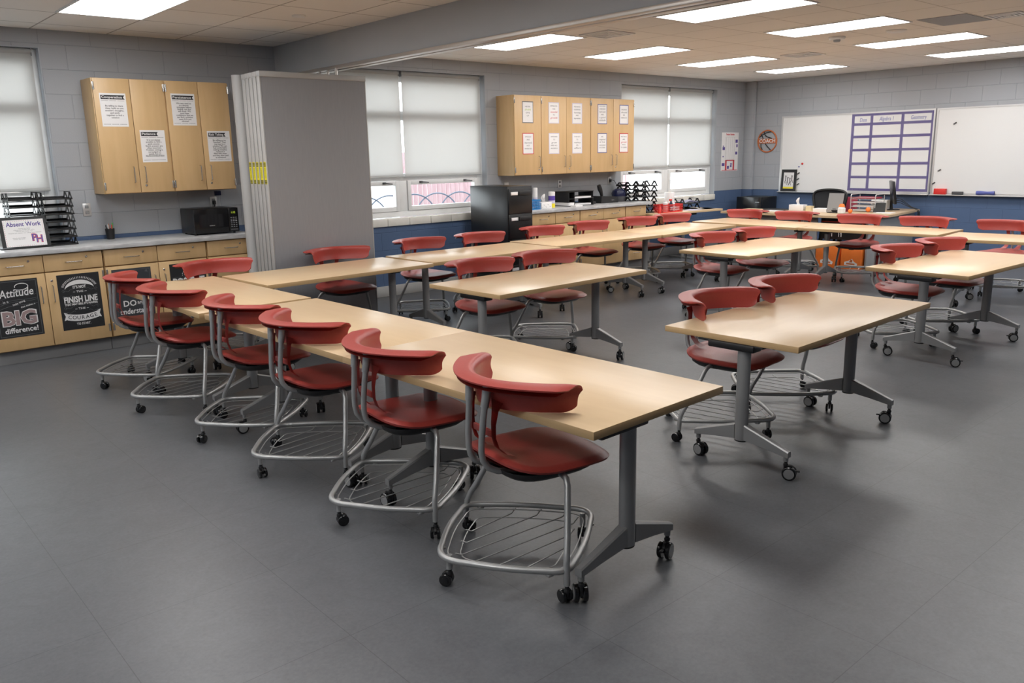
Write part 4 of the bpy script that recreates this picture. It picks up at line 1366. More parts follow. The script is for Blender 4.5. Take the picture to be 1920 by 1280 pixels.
def basket(label, x, y, z, w, d, h, m_, rz=0.0, text=None):
    t = thing('plastic_basket', label, 'basket', (x, y, z), rz)
    b = MB()
    b.box(-w / 2 * 0.92, w / 2 * 0.92, -d / 2 * 0.92, d / 2 * 0.92, 0, 0.004)
    rows, cols = 3, max(3, int(w / 0.022))
    for side in range(4):
        wid = w if side % 2 == 0 else d
        dep = d if side % 2 == 0 else w
        Tm = Matrix.Rotation(side * PI / 2, 4, 'Z') @ face_frame((0, -dep / 2, 0), (1, 0, 0), (0, 0, 1))
        n = max(3, int(wid / 0.020))
        for k in range(n + 1):
            xx = -wid / 2 + wid * k / n
            b.rect(Tm, max(-wid / 2, xx - 0.004), min(wid / 2, xx + 0.004), 0, h, 0.002)
        for yy, tt in ((0, 0.012), (h * 0.33, 0.006), (h * 0.66, 0.006), (h - 0.012, 0.012)):
            b.rect(Tm, -wid / 2, wid / 2, yy, yy + tt, 0.0025)
    b.build('lattice', M[m_], t)
    rim = MB()
    rim.tube([(-w / 2, -d / 2, h), (w / 2, -d / 2, h), (w / 2, d / 2, h), (-w / 2, d / 2, h)], 0.005, n=6, closed=True)
    rim.build('rim', M[m_], t)
    if text:
        lb = MB()
        T = face_frame((0.04, -d / 2 - 0.003, h * 0.5), (1, 0, 0), (0, 0, 1))
        lb.text(T, text[0], 0, 0.014, 0.028, 0, bold=0.02, fit=0.20)
        lb.text(T, text[1], 0, -0.018, 0.028, 0, bold=0.02, fit=0.20)
        lb.build('lettering', M['chalkwhite'], t)
    return t
basket('small blue lattice basket at the left end of the right counter', 7.43, 1.45, ZCN, 0.17, 0.14, 0.125, 'blueplastic')
def tissue_box(label, x, y, z, w, d, h, rz=0.0):
    t = thing('tissue_box', label, 'tissue box', (x, y, z), rz)
    MB().box(-w / 2, w / 2, -d / 2, d / 2, 0, h, bev=0.002).build('carton', M['white'], t)
    s = MB()
    s.grid(lambda u, v: Vector(((u - 0.5) * 0.07 * (1 - 0.35 * v) + 0.012 * math.sin(6 * v + 3 * u), 0.018 * math.sin(7 * u + 2 * v), h + 0.10 * v * (0.75 + 0.35 * math.sin(5 * u)))), 10, 7)
    s.build('tissue', M['white'], t)
    sp_ = MB()
    T = face_frame((0, -d / 2 - 0.0004, 0), (1, 0, 0), (0, 0, 1))
    for k in range(9):
        sp_.rect(T, -w / 2 + 0.012 + (k * 0.037) % (w - 0.03), -w / 2 + 0.022 + (k * 0.037) % (w - 0.03), 0.015 + (k * 0.029) % (h - 0.03), 0.021 + (k * 0.029) % (h - 0.03), 0.0005)
    sp_.build('speckle_print', M['grey'], t)
    return t
tissue_box('white tissue box with a pulled tissue beside the blue basket', 7.66, 1.47, ZCN, 0.19, 0.115, 0.085)
t = thing('desk_organizer', 'black desk organizer with paper shelves on the right counter', 'organizer', (8.40, 1.62, ZCN))
o_ = MB()
for z in (0.0, 0.095, 0.19): o_.box(-0.255, 0.235, -0.15, 0.15, z, z + 0.009, bev=0.002)
for x in (-0.255, -0.145, 0.228): o_.box(x, x + 0.009, -0.14, 0.15, 0.0, 0.199, bev=0.002)
o_.build('shelves', M['black'], t)
for k, (z, lab) in enumerate(((0.104, 'paper stack in the upper slot of the black desk organizer'), (0.009, 'paper stack in the lower slot of the black desk organizer'))):
    tag(MB().box(8.275, 8.60, 1.49, 1.75, ZCN + z, ZCN + z + 0.022).build('paper_stack', M['white']), lab, 'paper')
tag(MB().box(8.14, 8.25, 1.48, 1.75, ZCN + 0.009, ZCN + 0.05).build('paper_stack', M['white']), 'thin paper stack in the narrow left slot of the organizer', 'paper')
tag(MB().box(8.16, 8.30, 1.36, 1.46, ZCN, ZCN + 0.015).build('note_pad', M['white']), 'white note pad lying in front of the organizer', 'note pad')
t = thing('tape_dispenser', 'small black tape dispenser right of the organizer', 'tape dispenser', (8.74, 1.62, ZCN))
MB().box(-0.07, 0.08, -0.03, 0.03, 0, 0.035, bev=0.012).build('body', M['black'], t)
MB().lathe([(0.038, -0.012), (0.038, 0.012)], 18, T=Matrix.Translation((-0.03, 0, 0.055)) @ Matrix.Rotation(PI / 2, 4, 'X')).build('roll', M['clear'], t)
t = thing('barcode_scanner', 'black barcode scanner standing upright in its wedge cradle', 'scanner', (9.07, 1.66, ZCN))
cr = MB()
cr.prism([(-0.17, 0.0), (0.20, 0.0), (0.16, 0.085), (-0.16, 0.105)], face_frame((0, 0.09, 0), (1, 0, 0), (0, 0, 1)), 0.18)
cr.build('cradle', M['black'], t)
MB().text(face_frame((0.0, -0.0905, 0.04), (1, 0, 0), (0, 0, 1)), 'Dymo', 0.08, 0.0, 0.022, 0).build('badge', M['grey'], t)
sc = MB()
sc.tube([(-0.06, 0, 0.10), (-0.075, 0, 0.15), (-0.10, 0, 0.20), (-0.125, 0, 0.255)], [0.022, 0.027, 0.036, 0.030], n=12)
sc.build('handset', M['black'], t)
t = thing('pencil_sharpener', 'rounded dark electric pencil sharpener near the right counter end', 'pencil sharpener', (9.43, 1.70, ZCN))
MB().lathe([(0.085, 0.0), (0.098, 0.02), (0.105, 0.075), (0.105, 0.080)], 22).build('shavings_bin', M['darkgrey'], t)
MB().lathe([(0.107, 0.080), (0.112, 0.12), (0.095, 0.165), (0.05, 0.19), (0.0, 0.195)][:4], 22).build('dome', M['navy'], t)
crd = MB().tube([(9.435, 1.86, 1.275), (9.47, 1.83, 1.26), (9.52, 1.82, 1.19), (9.52, 1.80, 1.08), (9.50, 1.83, 0.985)], 0.004, n=8)
tag(crd.build('power_cord', M['black']), 'black cord from the outlet down to the pencil sharpener', 'cord')
for k in range(6):
    letter_tray('%s tray of the black six-high stack at the right counter end' % ords[k], (9.64, 1.50, ZCN + 0.001 + 0.0465 * (5 - k)), 0.0, 'six-high tray stacks on the right counter', w=0.20, d=0.30, h=0.046) if False else None
for k in range(5):
    letter_tray('%s tray of the narrow black stack right of the pencil sharpener' % ords[k], (9.565, 1.50, ZCN + 0.001 + 0.0555 * (4 - k)), 0.0, 'narrow tray stack on the right counter', w=0.18, d=0.30, h=0.055)

# side table under the corner window
t = thing('side_table', 'maple side table holding a red basket, under the corner window', 'table', (9.69, 1.26, 0), R(-4))
MB().box(0, 1.62, 0, 0.60, 0.735, 0.767, bev=0.003).build('tabletop', M['table'], t)
for x in (0.22, 1.02):
    MB().lathe([(0.03, 0.0), (0.03, 0.735)], 16, T=Matrix.Translation((x, 0.3, 0))).build('leg', M['leggrey'], t)
    MB().box(x - 0.04, x + 0.04, 0.06, 0.54, 0.70, 0.735, bev=0.005).build('bracket', M['black'], t)
    MB().box(x - 0.025, x + 0.025, 0.04, 0.56, 0.0, 0.03, bev=0.006).build('foot', M['leggrey'], t)
ZS = 0.7675
for k in range(6):
    letter_tray('%s tray of the tall black tray stack at the left end of the side table' % ords[k], (9.93, 1.47, ZS + 0.001 + 0.0795 * (5 - k)), R(-4), 'tall tray stack on the side table', w=0.23, d=0.28, h=0.079)
basket('red plastic basket with white lettering on the side table', 10.20, 1.38, ZS, 0.44, 0.20, 0.115, 'redplastic', R(-4), ('MATERIALS', 'STATION'))
t = thing('bottle', 'white pump bottle in the red basket', 'bottle', (10.16, 1.40, ZS + 0.006))
MB().lathe([(0.035, 0), (0.038, 0.005), (0.038, 0.13), (0.015, 0.155), (0.015, 0.17)], 18).build('body', M['white'], t)
MB().tube([(0, 0, 0.17), (0, 0, 0.20), (-0.035, 0, 0.20)], 0.006, n=8).build('pump', M['white'], t)
t = thing('bottle', 'dark blue spray bottle in the red basket', 'bottle', (10.27, 1.38, ZS + 0.006))
MB().lathe([(0.03, 0), (0.034, 0.004), (0.034, 0.10), (0.012, 0.14), (0.012, 0.16)], 18).build('body', M['navy'], t)
MB().box(-0.035, 0.018, -0.012, 0.012, 0.16, 0.185, bev=0.004).build('trigger', M['redplastic'], t)
t = thing('bottle', 'clear green soap bottle in the red basket', 'bottle', (10.345, 1.40, ZS + 0.006))
MB().lathe([(0.03, 0), (0.033, 0.004), (0.033, 0.12), (0.013, 0.15), (0.013, 0.165)], 18).build('body', M['clear'], t)
MB().tube([(0, 0, 0.165), (0, 0, 0.20), (-0.03, 0, 0.20)], 0.006, n=8).build('pump', M['white'], t)
t = thing('paper_towel_roll', 'white paper towel roll standing behind the red basket', 'paper towel', (10.54, 1.62, ZS))
MB().lathe([(0.075, 0.0), (0.078, 0.004), (0.078, 0.276), (0.075, 0.28)], 24).build('roll', M['white'], t)
MB().lathe([(0.02, 0.278), (0.02, 0.283)], 14).build('core', M['tan'], t)
tag(MB().lathe([(0.028, 0), (0.030, 0.06), (0.022, 0.075), (0.012, 0.10), (0.012, 0.12)], 16).build('bottle', M['redplastic']), 'small red bottle at the left end of the side table', 'bottle').location = (9.90, 1.30, ZS)
for k, (z, lab) in enumerate(((0.0005, 'lower black tray full of papers on the side table'), (0.085, 'upper black tray with curled papers on the side table'))):
    letter_tray(lab, (10.92, 1.45, ZS + z), R(-8), 'paper trays on the side table', w=0.34, d=0.26, h=0.083)
for k, (z, m_, lab) in enumerate(((0.0065, 'tan', 'tan papers in the lower tray on the side table'), (0.092, 'lilac', 'lilac papers in the upper tray on the side table'))):
    g = MB()
    f_ = g.grid(lambda u, v: Vector(((u - 0.5) * 0.29, (v - 0.5) * 0.23, 0.012 + 0.035 * k * abs(math.sin(3.2 * u + 1.3 * v)))), 14, 8)
    g.solid(f_, 0.01)
    o = g.build('paper_stack', M[m_]); o.location = (10.92, 1.57, ZS + z); o.rotation_euler = (0, 0, R(-8)); tag(o, lab, 'paper')
g = MB(); f_ = g.grid(lambda u, v: Vector(((u - 0.5) * 0.36, (v - 0.5) * 0.24, 0.006 + 0.05 * max(0, 0.35 - u) * 2 * math.sin(v * 3))), 14, 8); g.solid(f_, 0.006)
o = g.build('paper_stack', M['white']); o.location = (11.05, 1.36, ZS + 0.002); o.rotation_euler = (0, 0, R(-12)); tag(o, 'loose white papers spread at the right end of the side table', 'paper')
o = MB().box(-0.14, 0.14, -0.10, 0.10, 0, 0.004).build('paper_sheet', M['lilac']); o.location = (10.72, 1.33, ZS + 0.0005); o.rotation_euler = (0, 0, R(9)); tag(o, 'pale lilac sheet lying right of the red basket', 'paper')

# wall chart by the corner window
t = thing('wall_chart', 'white wall chart with red stripes beside the corner window', 'chart', (12.545, YW - 0.001, 1.65))
T = face_frame((0, 0, 0), (1, 0, 0), (0, 0, 1))
MB().rect(T, -0.25, 0.25, -0.325, 0.325, 0.002).build('sheet', M['white'], t)
a = MB()
a.text(T, 'Prairie Heights', 0, 0.292, 0.045, 0, bold=0.03, fit=0.24, z=0.0025)
a.rect(T, -0.13, -0.085, -0.31, -0.14, 0.0028); a.rect(T, 0.10, 0.145, -0.31, -0.14, 0.0028)
a.rect(T, -0.13, 0.145, -0.155, -0.140, 0.0028); a.rect(T, -0.23, 0.23, -0.318, -0.308, 0.0028)
a.build('red_print', M['redink'], t)
b = MB()
for (x, y, w_, h_) in ((0.16, 0.15, 0.07, 0.055), (0.19, 0.075, 0.04, 0.05), (-0.22, 0.03, 0.07, 0.05), (-0.21, 0.085, 0.03, 0.02), (-0.23, -0.24, 0.085, 0.05), (0.02, -0.26, 0.05, 0.03), (-0.07, -0.29, 0.06, 0.05), (0.02, -0.22, 0.06, 0.02), (0.165, -0.05, 0.06, 0.05), (-0.21, -0.09, 0.03, 0.02)):
    b.rect(T, x, x + w_, y, y + h_, 0.0028)
b.build('photo_prints', M['purpleink'], t)
d = MB()
for k in range(4): d.rect(T, -0.11 + 0.06 * k, -0.108 + 0.06 * k, -0.12, 0.24, 0.0026)
d.frame(T, -0.13, 0.13, -0.13, 0.25, 0.003, 0.0026)
d.build('rule_lines', M['grey'], t)

# ------------------------------------------------------------------ whiteboards
bz0, bz1 = 0.965, 2.215
for k, (ya, yb, lab) in enumerate(((1.19, -1.325, 'left whiteboard with the purple schedule grid'), (-1.345, -3.90, 'right whiteboard with two loose clips'))):
    t = thing('whiteboard', lab, 'whiteboard', (XE, (ya + yb) / 2, bz0), 0, 'whiteboards')
    w = (ya - yb) / 2
    T = face_frame((-0.001, 0, 0), (0, -1, 0), (0, 0, 1))
    MB().rect(T, -w + 0.02, w - 0.02, 0.02, bz1 - bz0 - 0.02, 0.014).build('surface', M['whiteboard'], t)
    MB().frame(T, -w, w, 0, bz1 - bz0, 0.024, 0.02).build('frame', M['alum'], t)
    tr_ = MB()
    tr_.box(-w, w, -0.012, 0.004, 0.0, 0.075, bev=0.003, T=T)
    tr_.build('tray', M['alum'], t)
XB = XE - 0.0155
t = thing('schedule_grid', 'purple dotted schedule grid headed Date, Algebra 1 and Geometry', 'schedule grid', (XB, -0.68, 1.0))
T = face_frame((0, 0, 0), (0, -1, 0), (0, 0, 1))
g_ = MB()
W2, H2 = 0.635, 1.20
xs_ = [-W2, -0.335, 0.145, W2 - 0.045]
for x in xs_: g_.rect(T, x, x + 0.045, 0.0, H2, 0.0012)
zs_ = [0.0, 0.195, 0.405, 0.615, 0.82, 1.010, H2 - 0.045]
for z in zs_: g_.rect(T, -W2, W2, z, z + 0.040, 0.0016)
g_.build('border_strips', M['purple'], t)
a = MB()
a.text(T, 'Date', -0.45, 1.095, 0.085, 0, shear=0.15, fit=0.11)
a.text(T, 'Algebra 1', -0.08, 1.10, 0.085, 0, shear=0.15, fit=0.22)
a.text(T, 'Geometry', 0.40, 1.10, 0.085, 0, shear=0.15, fit=0.23)
a.build('handwriting', M['blueink'], t)
# magnets, clips, tray items
mg = [(0.77, 1.43, 'redplastic', 0.018, 'red round magnet on the left whiteboard'), (0.83, 1.38, 'blueink', 0.012, 'small blue magnet on the left whiteboard')]
for y, z, m_, r_, lab in mg:
    o = MB().lathe([(r_, 0), (r_, 0.006), (r_ * 0.7, 0.010)], 16, T=face_frame((0, 0, 0), (0, -1, 0), (0, 0, 1))).build('magnet', M[m_])
    o.location = (XB, y, z); tag(o, lab, 'magnet')
cl_ = [(0.83, 1.27, 'top grey clip of the column beside the framed picture'), (0.835, 1.175, 'middle grey clip of the column beside the framed picture'), (0.83, 1.09, 'bottom grey clip of the column beside the framed picture'), (-1.61, 1.99, 'grey clip high on the right whiteboard'), (-1.45, 1.32, 'grey clip low on the right whiteboard'), (-1.385, 1.13, 'grey clip on the seam between the two whiteboards')]
for y, z, lab in cl_:
    q = MB()
    q.box(-0.024, 0.024, -0.008, 0.008, 0, 0.012, bev=0.003, T=face_frame((0, 0, 0), (0, -1, 0), (0, 0, 1)) @ Matrix.Rotation(0.5, 4, 'Z'))
    q.cyl((-0.012, 0.018, -0.014), (-0.012, -0.018, 0.014), 0.007, n=8)
    o = q.build('magnet_clip', M['darkgrey']); o.location = (XB, y, z); tag(o, lab, 'clip')
TZ = bz0 + 0.0045
t = thing('marker_box', 'red marker box on the whiteboard tray at the board seam', 'marker box', (XE - 0.043, -1.50, TZ))
MB().box(-0.028, 0.028, -0.085, 0.085, 0, 0.085, bev=0.004).build('box', M['redplastic'], t)
for k, yy in enumerate((0.05, 0.065)):
    o = MB().cyl((0, 0, 0), (0, 0, 0.04), 0.006, n=8).build('marker', M['white']); o.location = (XE - 0.043, -1.50 + yy, TZ + 0.086)
    tag(o, 'white marker sticking out of the red marker box, %s' % ('inner one' if k == 0 else 'end one'), 'marker')
tag(MB().box(XE - 0.068, XE - 0.02, -1.82, -1.67, TZ, TZ + 0.045, bev=0.006).build('eraser', M['darkgrey']), 'dark grey eraser on the whiteboard tray', 'eraser')
g = MB()
f_ = g.grid(lambda u, v: Vector((-0.045 + 0.022 * math.cos(2 * PI * u) * (0.8 + 0.2 * math.sin(9 * v)), (v - 0.5) * 0.24, 0.032 + 0.030 * math.sin(2 * PI * u) * (0.85 + 0.15 * math.sin(7 * v + 2)))), 14, 14, closed_u=True)
o = g.build('cloth', M['blueink']); o.location = (XE, -2.12, TZ); tag(o, 'crumpled blue cloth on the whiteboard tray', 'cloth')
o = MB().cyl((0, 0.05, 0.008), (0, -0.05, 0.008), 0.008, n=8).build('marker', M['white']); o.location = (XE - 0.05, -0.03, TZ); tag(o, 'white marker lying on the tray left of the schedule grid', 'marker')
# framed picture on the tray
t = thing('picture_frame', 'black framed picture of jumping figures on the whiteboard tray', 'picture', (XE - 0.046, 0.995, TZ + 0.001))
T = face_frame((0, 0, 0), (0, -1, 0), (math.sin(R(4)), 0, math.cos(R(4))))
MB().rect(T, -0.14, 0.14, 0, 0.365, 0.010).build('frame', M['black'], t)
T2 = T @ Matrix.Translation((0, 0, 0.0102))
MB().rect(T2, -0.095, 0.095, 0.045, 0.315, 0.0008).build('print', M['white'], t)
a = MB()
a.rect(T2, -0.095, 0.095, 0.045, 0.075, 0.0012); a.build('grass_strip', M['lemon'], t)
a = MB()
for k, (x, y) in enumerate(((-0.055, 0.19), (-0.015, 0.165), (0.025, 0.155), (0.06, 0.195))):
    def tb_(p, r_): a.tube([T2 @ Vector((x + q[0], y + q[1], 0.0012)) for q in p], r_, n=5)
    a.lathe([(0.009, 0), (0.009, 0.0015)], 10, T=T2 @ Matrix.Translation((x, y + 0.058, 0.0005)))
    tb_([(0, 0.05), (0.002, 0.0)], 0.007)
    tb_([(0, 0.045), (-0.014, 0.075)], 0.003); tb_([(0, 0.045), (0.014, 0.072)], 0.003)
    tb_([(0, 0.0), (-0.012, -0.03), (-0.004 - 0.01 * k, -0.06)], 0.004); tb_([(0, 0.0), (0.014, -0.028), (0.012 + 0.004 * k, -0.055)], 0.004)
a.build('figures', M['ink'], t)
# basketball wall sign
t = thing('wall_sign', 'round orange basketball sign reading COACH', 'sign', (XE - 0.002, 1.46, 1.815))
T = face_frame((0, 0, 0), (0, -1, 0), (0, 0, 1))
a = MB()
a.tube([T @ Vector((0.182 * math.cos(2 * PI * k / 40), 0.182 * math.sin(2 * PI * k / 40), 0.008)) for k in range(40)], 0.012, n=8, closed=True)
a.rect(T, -0.172, 0.172, -0.036, 0.042, 0.010)
a.build('rim_and_band', M['orangewood'], t)
b = MB()
def curve(pts): b.tube([T @ Vector((x, y, 0.007)) for x, y in pts], 0.008, n=6)
curve([(-0.155, 0.07), (-0.10, 0.11), (-0.03, 0.14), (0.07, 0.16)])
curve([(-0.07, 0.165), (-0.06, 0.12), (-0.02, 0.08), (0.085, 0.044)])
curve([(-0.125, 0.125), (-0.10, 0.08), (-0.085, 0.045)])
curve([(-0.125, -0.04), (-0.12, -0.09), (-0.09, -0.145)])
curve([(-0.04, -0.04), (0.0, -0.085), (0.075, -0.155)])
b.build('seams', M['black'], t)
MB().text(T, 'COACH', 0, 0.002, 0.085, 0, bold=0.02, fit=0.31, z=0.0108).build('lettering', M['chalkwhite'], t)

# ------------------------------------------------------------------ mini fridge
t = thing('mini_fridge', 'black mini fridge in the corner below the basketball sign', 'fridge', (12.74, 1.45, 0))
MB().box(-0.20, 0.25, -0.24, 0.24, 0.015, 0.885, bev=0.008).build('body', M['blackpaint'], t)
d = MB().box(-0.245, -0.205, -0.24, 0.24, 0.03, 0.885, bev=0.008).build('door', M['blackgloss'], t)
MB().box(-0.248, -0.244, -0.21, -0.13, 0.79, 0.805, bev=0.001).build('badge', M['alum'], d)

# ------------------------------------------------------------------ teacher desk
t = thing('teacher_desk', 'L-shaped grey steel teacher desk with maple top below the whiteboard', 'desk', (11.75, -0.4, 0))
D0 = Vector((11.75, -0.4, 0))
outline = [(11.06, 1.02), (11.04, -0.96), (11.12, -1.20), (11.34, -1.37), (11.58, -1.41), (12.95, -1.24), (12.97, -0.62), (11.85, -0.62), (11.85, 1.02)]
tp = MB().prism([(x - D0.x, y - D0.y) for x, y in outline][::-1], Matrix.Translation((0, 0, 0.712)), 0.032)
tp.build('desktop', M['desk'], t)
pp = MB()
pp.box(11.16 - D0.x, 11.18 - D0.x, -0.56 - D0.y, 0.98 - D0.y, 0.05, 0.711); pp.build('front_panel', M['deskgrey'], t)
pe = MB()
pe.prism([(x - D0.x, y - D0.y) for x, y in [(11.20, -1.30), (11.55, -1.36), (12.90, -1.19), (12.90, -1.17), (11.55, -1.335), (11.20, -1.275)]][::-1], Matrix.Translation((0, 0, 0.03)), 0.681)
pe.build('end_panel', M['deskgrey'], t)
MB().box(11.20 - D0.x, 11.84 - D0.x, 0.96 - D0.y, 0.99 - D0.y, 0.03, 0.711).build('side_panel', M['deskgrey'], t)
MB().box(12.10 - D0.x, 12.90 - D0.x, -1.10 - D0.y, -0.70 - D0.y, 0.03, 0.711).build('pedestal', M['deskgrey'], t)
MB().box(11.80 - D0.x, 11.84 - D0.x, -0.60 - D0.y, -0.56 - D0.y, 0.0, 0.711).build('leg', M['deskgrey'], t)
for x, y in ((11.17, 0.95), (11.17, -0.54), (12.88, -1.16), (11.30, -1.27)):
    MB().cyl((x - D0.x, y - D0.y, 0), (x - D0.x, y - D0.y, 0.05), 0.018, n=10).build('glide', M['black'], t)
# cart with red strip and bins below the desk front opening
t = thing('rolling_cart', 'black cart with a red trim strip under the teacher desk', 'cart', (11.42, -0.90, 0))
MB().box(-0.20, 0.20, -0.315, 0.315, 0.40, 0.69, bev=0.005).build('cabinet', M['black'], t)
MB().box(-0.206, -0.199, -0.29, 0.30, 0.640, 0.655, bev=0.001).build('trim_strip', M['redplastic'], t)
for sy in (-0.30, 0.30):
    for sx in (-0.185, 0.185): MB().box(sx - 0.012, sx + 0.012, sy - 0.012, sy + 0.012, 0.0, 0.40).build('leg', M['black'], t)
mk = MB()
T = face_frame((-0.2005, 0, 0.47), (0, -1, 0), (0, 0, 1))
for x in (-0.16, -0.02):
    mk.prism([(x, 0), (x + 0.014, 0.018), (x + 0.014, -0.03), (x + 0.028, -0.03), (x + 0.028, 0.03), (x + 0.012, 0.03)], T, 0.0015)
    mk.prism([(x - 0.022, -0.03), (x - 0.010, -0.03), (x - 0.012, 0.03), (x - 0.022, 0.03)], T, 0.0015)
mk.build('white_marks', M['chalkwhite'], t)
for y, w_, lab, kind in ((-0.74, 0.34, 'orange storage box with a white emblem, left one under the desk', 0), (-1.10, 0.29, 'orange storage box with hand hole and emblem, right one under the desk', 1)):
    t = thing('storage_box', lab, 'box', (11.30, y - 0.0, 0), 0, 'orange storage boxes under the desk')
    MB().box(-0.15, 0.15, -w_ / 2, w_ / 2, 0.0, 0.345, bev=0.003).build('box', M['orange'], t)
    T = face_frame((-0.1505, 0, 0), (0, -1, 0), (0, 0, 1))
    a = MB()
    a.prism([(-0.09, 0.06), (0.09, 0.05), (0.10, 0.085), (0.05, 0.11), (0.02, 0.15), (-0.03, 0.12), (-0.09, 0.10)], T, 0.0015)
    a.build('emblem', M['chalkwhite'], t)
    b = MB()
    b.prism([(-0.06, 0.070), (0.06, 0.064), (0.065, 0.085), (-0.06, 0.092)], T, 0.0022)
    b.prism([(-0.02, 0.10), (0.025, 0.10), (0.03, 0.135), (0.0, 0.14)], T, 0.0022)
    b.build('emblem_detail', M['orangewood'], t)
    if kind:
        MB().prism([(-0.035, 0.275), (0.035, 0.275), (0.042, 0.29), (0.035, 0.305), (-0.035, 0.305), (-0.042, 0.29)], T, 0.0015).build('hand_hole', M['black'], t)
tag(MB().box(11.24, 11.45, -1.27, -1.13, 0.346, 0.398, bev=0.003).build('carton', M['orange']), 'small orange carton on the right storage box under the desk', 'carton')

ZD = 0.7445
# office chair
t = thing('office_chair', 'dark mesh-back office chair behind the teacher desk', 'office chair', (12.40, -0.02, 0), PI)
Tb = lambda y, z: 1.0
bk = MB()
def ol(u):
    pts = [(-0.17, 0.62), (-0.235, 0.72), (-0.275, 0.90), (-0.255, 0.985), (-0.16, 1.022), (0.0, 1.032), (0.16, 1.022), (0.255, 0.985), (0.275, 0.90), (0.235, 0.72), (0.17, 0.62), (0.0, 0.60)]
    n = len(pts); k = u * n; i = int(k) % n; q = k - int(k)
    p0, p1, p2, p3 = pts[i - 1], pts[i], pts[(i + 1) % n], pts[(i + 2) % n]
    f = lambda a, b, c, d: 0.5 * (2 * b + (c - a) * q + (2 * a - 5 * b + 4 * c - d) * q * q + (3 * b - a - 3 * c + d) * q ** 3)
    y, z = f(p0[0], p1[0], p2[0], p3[0]), f(p0[1], p1[1], p2[1], p3[1])
    return Vector((-0.10 - 0.06 * (z - 0.6) + 0.25 * y * y, y, z))
bk.tube([ol(k / 48) for k in range(48)], 0.020, n=10, closed=True)
fr_ = bk.build('back_frame', M['black'], t)
ms = MB()
cen = Vector((-0.13, 0, 0.84))
f_ = ms.grid(lambda u, v: cen.lerp(ol(u), 0.02 + 0.96 * v) + Vector((-0.02 * (1 - v * v), 0, 0)), 48, 7, closed_u=True)
ms.solid(f_, 0.004)
ms.build('back_mesh', M['mesh'], t)
st = MB()
st.lathe([(0.20, 0.43), (0.25, 0.445), (0.255, 0.47), (0.22, 0.492), (0.05, 0.485)], 28, T=Matrix.Translation((0.12, 0, 0)))
st.build('seat', M['mesh'], t)
MB().tube([(-0.10, 0, 0.62), (-0.16, 0, 0.52), (-0.08, 0, 0.43), (0.08, 0, 0.42)], 0.022, n=10).build('spine', M['black'], t)
MB().lathe([(0.03, 0.09), (0.03, 0.28), (0.02, 0.28), (0.02, 0.43)], 14, T=Matrix.Translation((0.12, 0, 0))).build('gas_lift', M['darkgrey'], t)
for k in range(5):
    a_ = 2 * PI * k / 5 + 0.3
    MB().tube([(0.12, 0, 0.10), (0.12 + 0.28 * math.cos(a_), 0.28 * math.sin(a_), 0.075)], [0.024, 0.015], n=8).build('base_arm', M['black'], t)
    put_caster(t, 0.12 + 0.28 * math.cos(a_), 0.28 * math.sin(a_), a_, CH_HOOD, CH_WH)
o = MB().box(-0.02, 0.02, -0.12, 0.12, 0.0, 0.45, bev=0.018).build('backpack', M['crimson']); o.location = (12.86, -0.20, 0.46)
t = thing('side_chair', 'crimson-backed chair behind the office chair', 'chair', (12.75, -0.20, 0))
o.parent = t; o.location = (0.08, 0, 0.46); o.name = 'backrest'
MB().box(-0.22, 0.10, -0.20, 0.20, 0.42, 0.46, bev=0.015).build('seat', M['crimson'], t)
for sx in (-0.19, 0.08):
    for sy in (-0.17, 0.17): MB().cyl((sx, sy, 0), (sx, sy, 0.42), 0.011, n=8).build('leg', M['darkgrey'], t)
# things on the desk
tissue_box('white tissue box with tissue standing on the teacher desk', 11.80, 0.12, ZD, 0.13, 0.235, 0.088, 0.05)
tag(MB().box(11.74, 11.83, -0.13, -0.04, ZD, ZD + 0.075).build('note_cube', M['tan']), 'tan note cube beside the desk tissue box', 'note cube')
tag(MB().box(11.58, 11.74, -0.46, -0.25, ZD, ZD + 0.055, bev=0.003).build('white_box', M['white']), 'low white box on the desk in front of the office chair', 'box')
t = thing('tablet_stand', 'grey tablet standing upright on a black stand on the desk', 'tablet', (11.60, -0.58, ZD))
MB().box(-0.05, 0.06, -0.09, 0.09, 0, 0.012, bev=0.004).build('base', M['black'], t)
T = face_frame((-0.01, 0, 0.012), (0, -1, 0), (math.sin(R(12)), 0, math.cos(R(12))))
MB().rect(T, -0.115, 0.115, 0.03, 0.275, 0.008).build('back_shell', M['grey'], t)
MB().box(-0.01, 0.02, -0.03, 0.03, 0.008, 0.06, bev=0.004).build('bracket', M['black'], t)
def ball(r_, x, y, lab, m_='orange', nm='ball'):
    b = MB()
    b.lathe([(r_ * math.cos(a_), r_ + r_ * math.sin(a_)) for a_ in [(-80 + 160 * k / 12) * PI / 180 for k in range(13)]], 20)
    o = b.build(nm, M[m_]); o.location = (x, y, ZD + 0.0005); tag(o, lab, 'ball')
t = thing('candy_jar', 'glass jar with orange and white contents on the desk', 'jar', (11.52, -0.73, ZD))
MB().lathe([(0.045, 0), (0.055, 0.01), (0.055, 0.075), (0.04, 0.09), (0.04, 0.095)], 20).build('jar', M['clear'], t)
MB().lathe([(0.043, 0.095), (0.045, 0.10), (0.03, 0.135), (0.01, 0.14)], 18).build('lid', M['orange'], t)
ball(0.032, 11.60, -0.82, 'small orange ball beside the glass jar on the desk')
ball(0.036, 11.98, -0.905, 'orange ball in front of the wire tray stack')
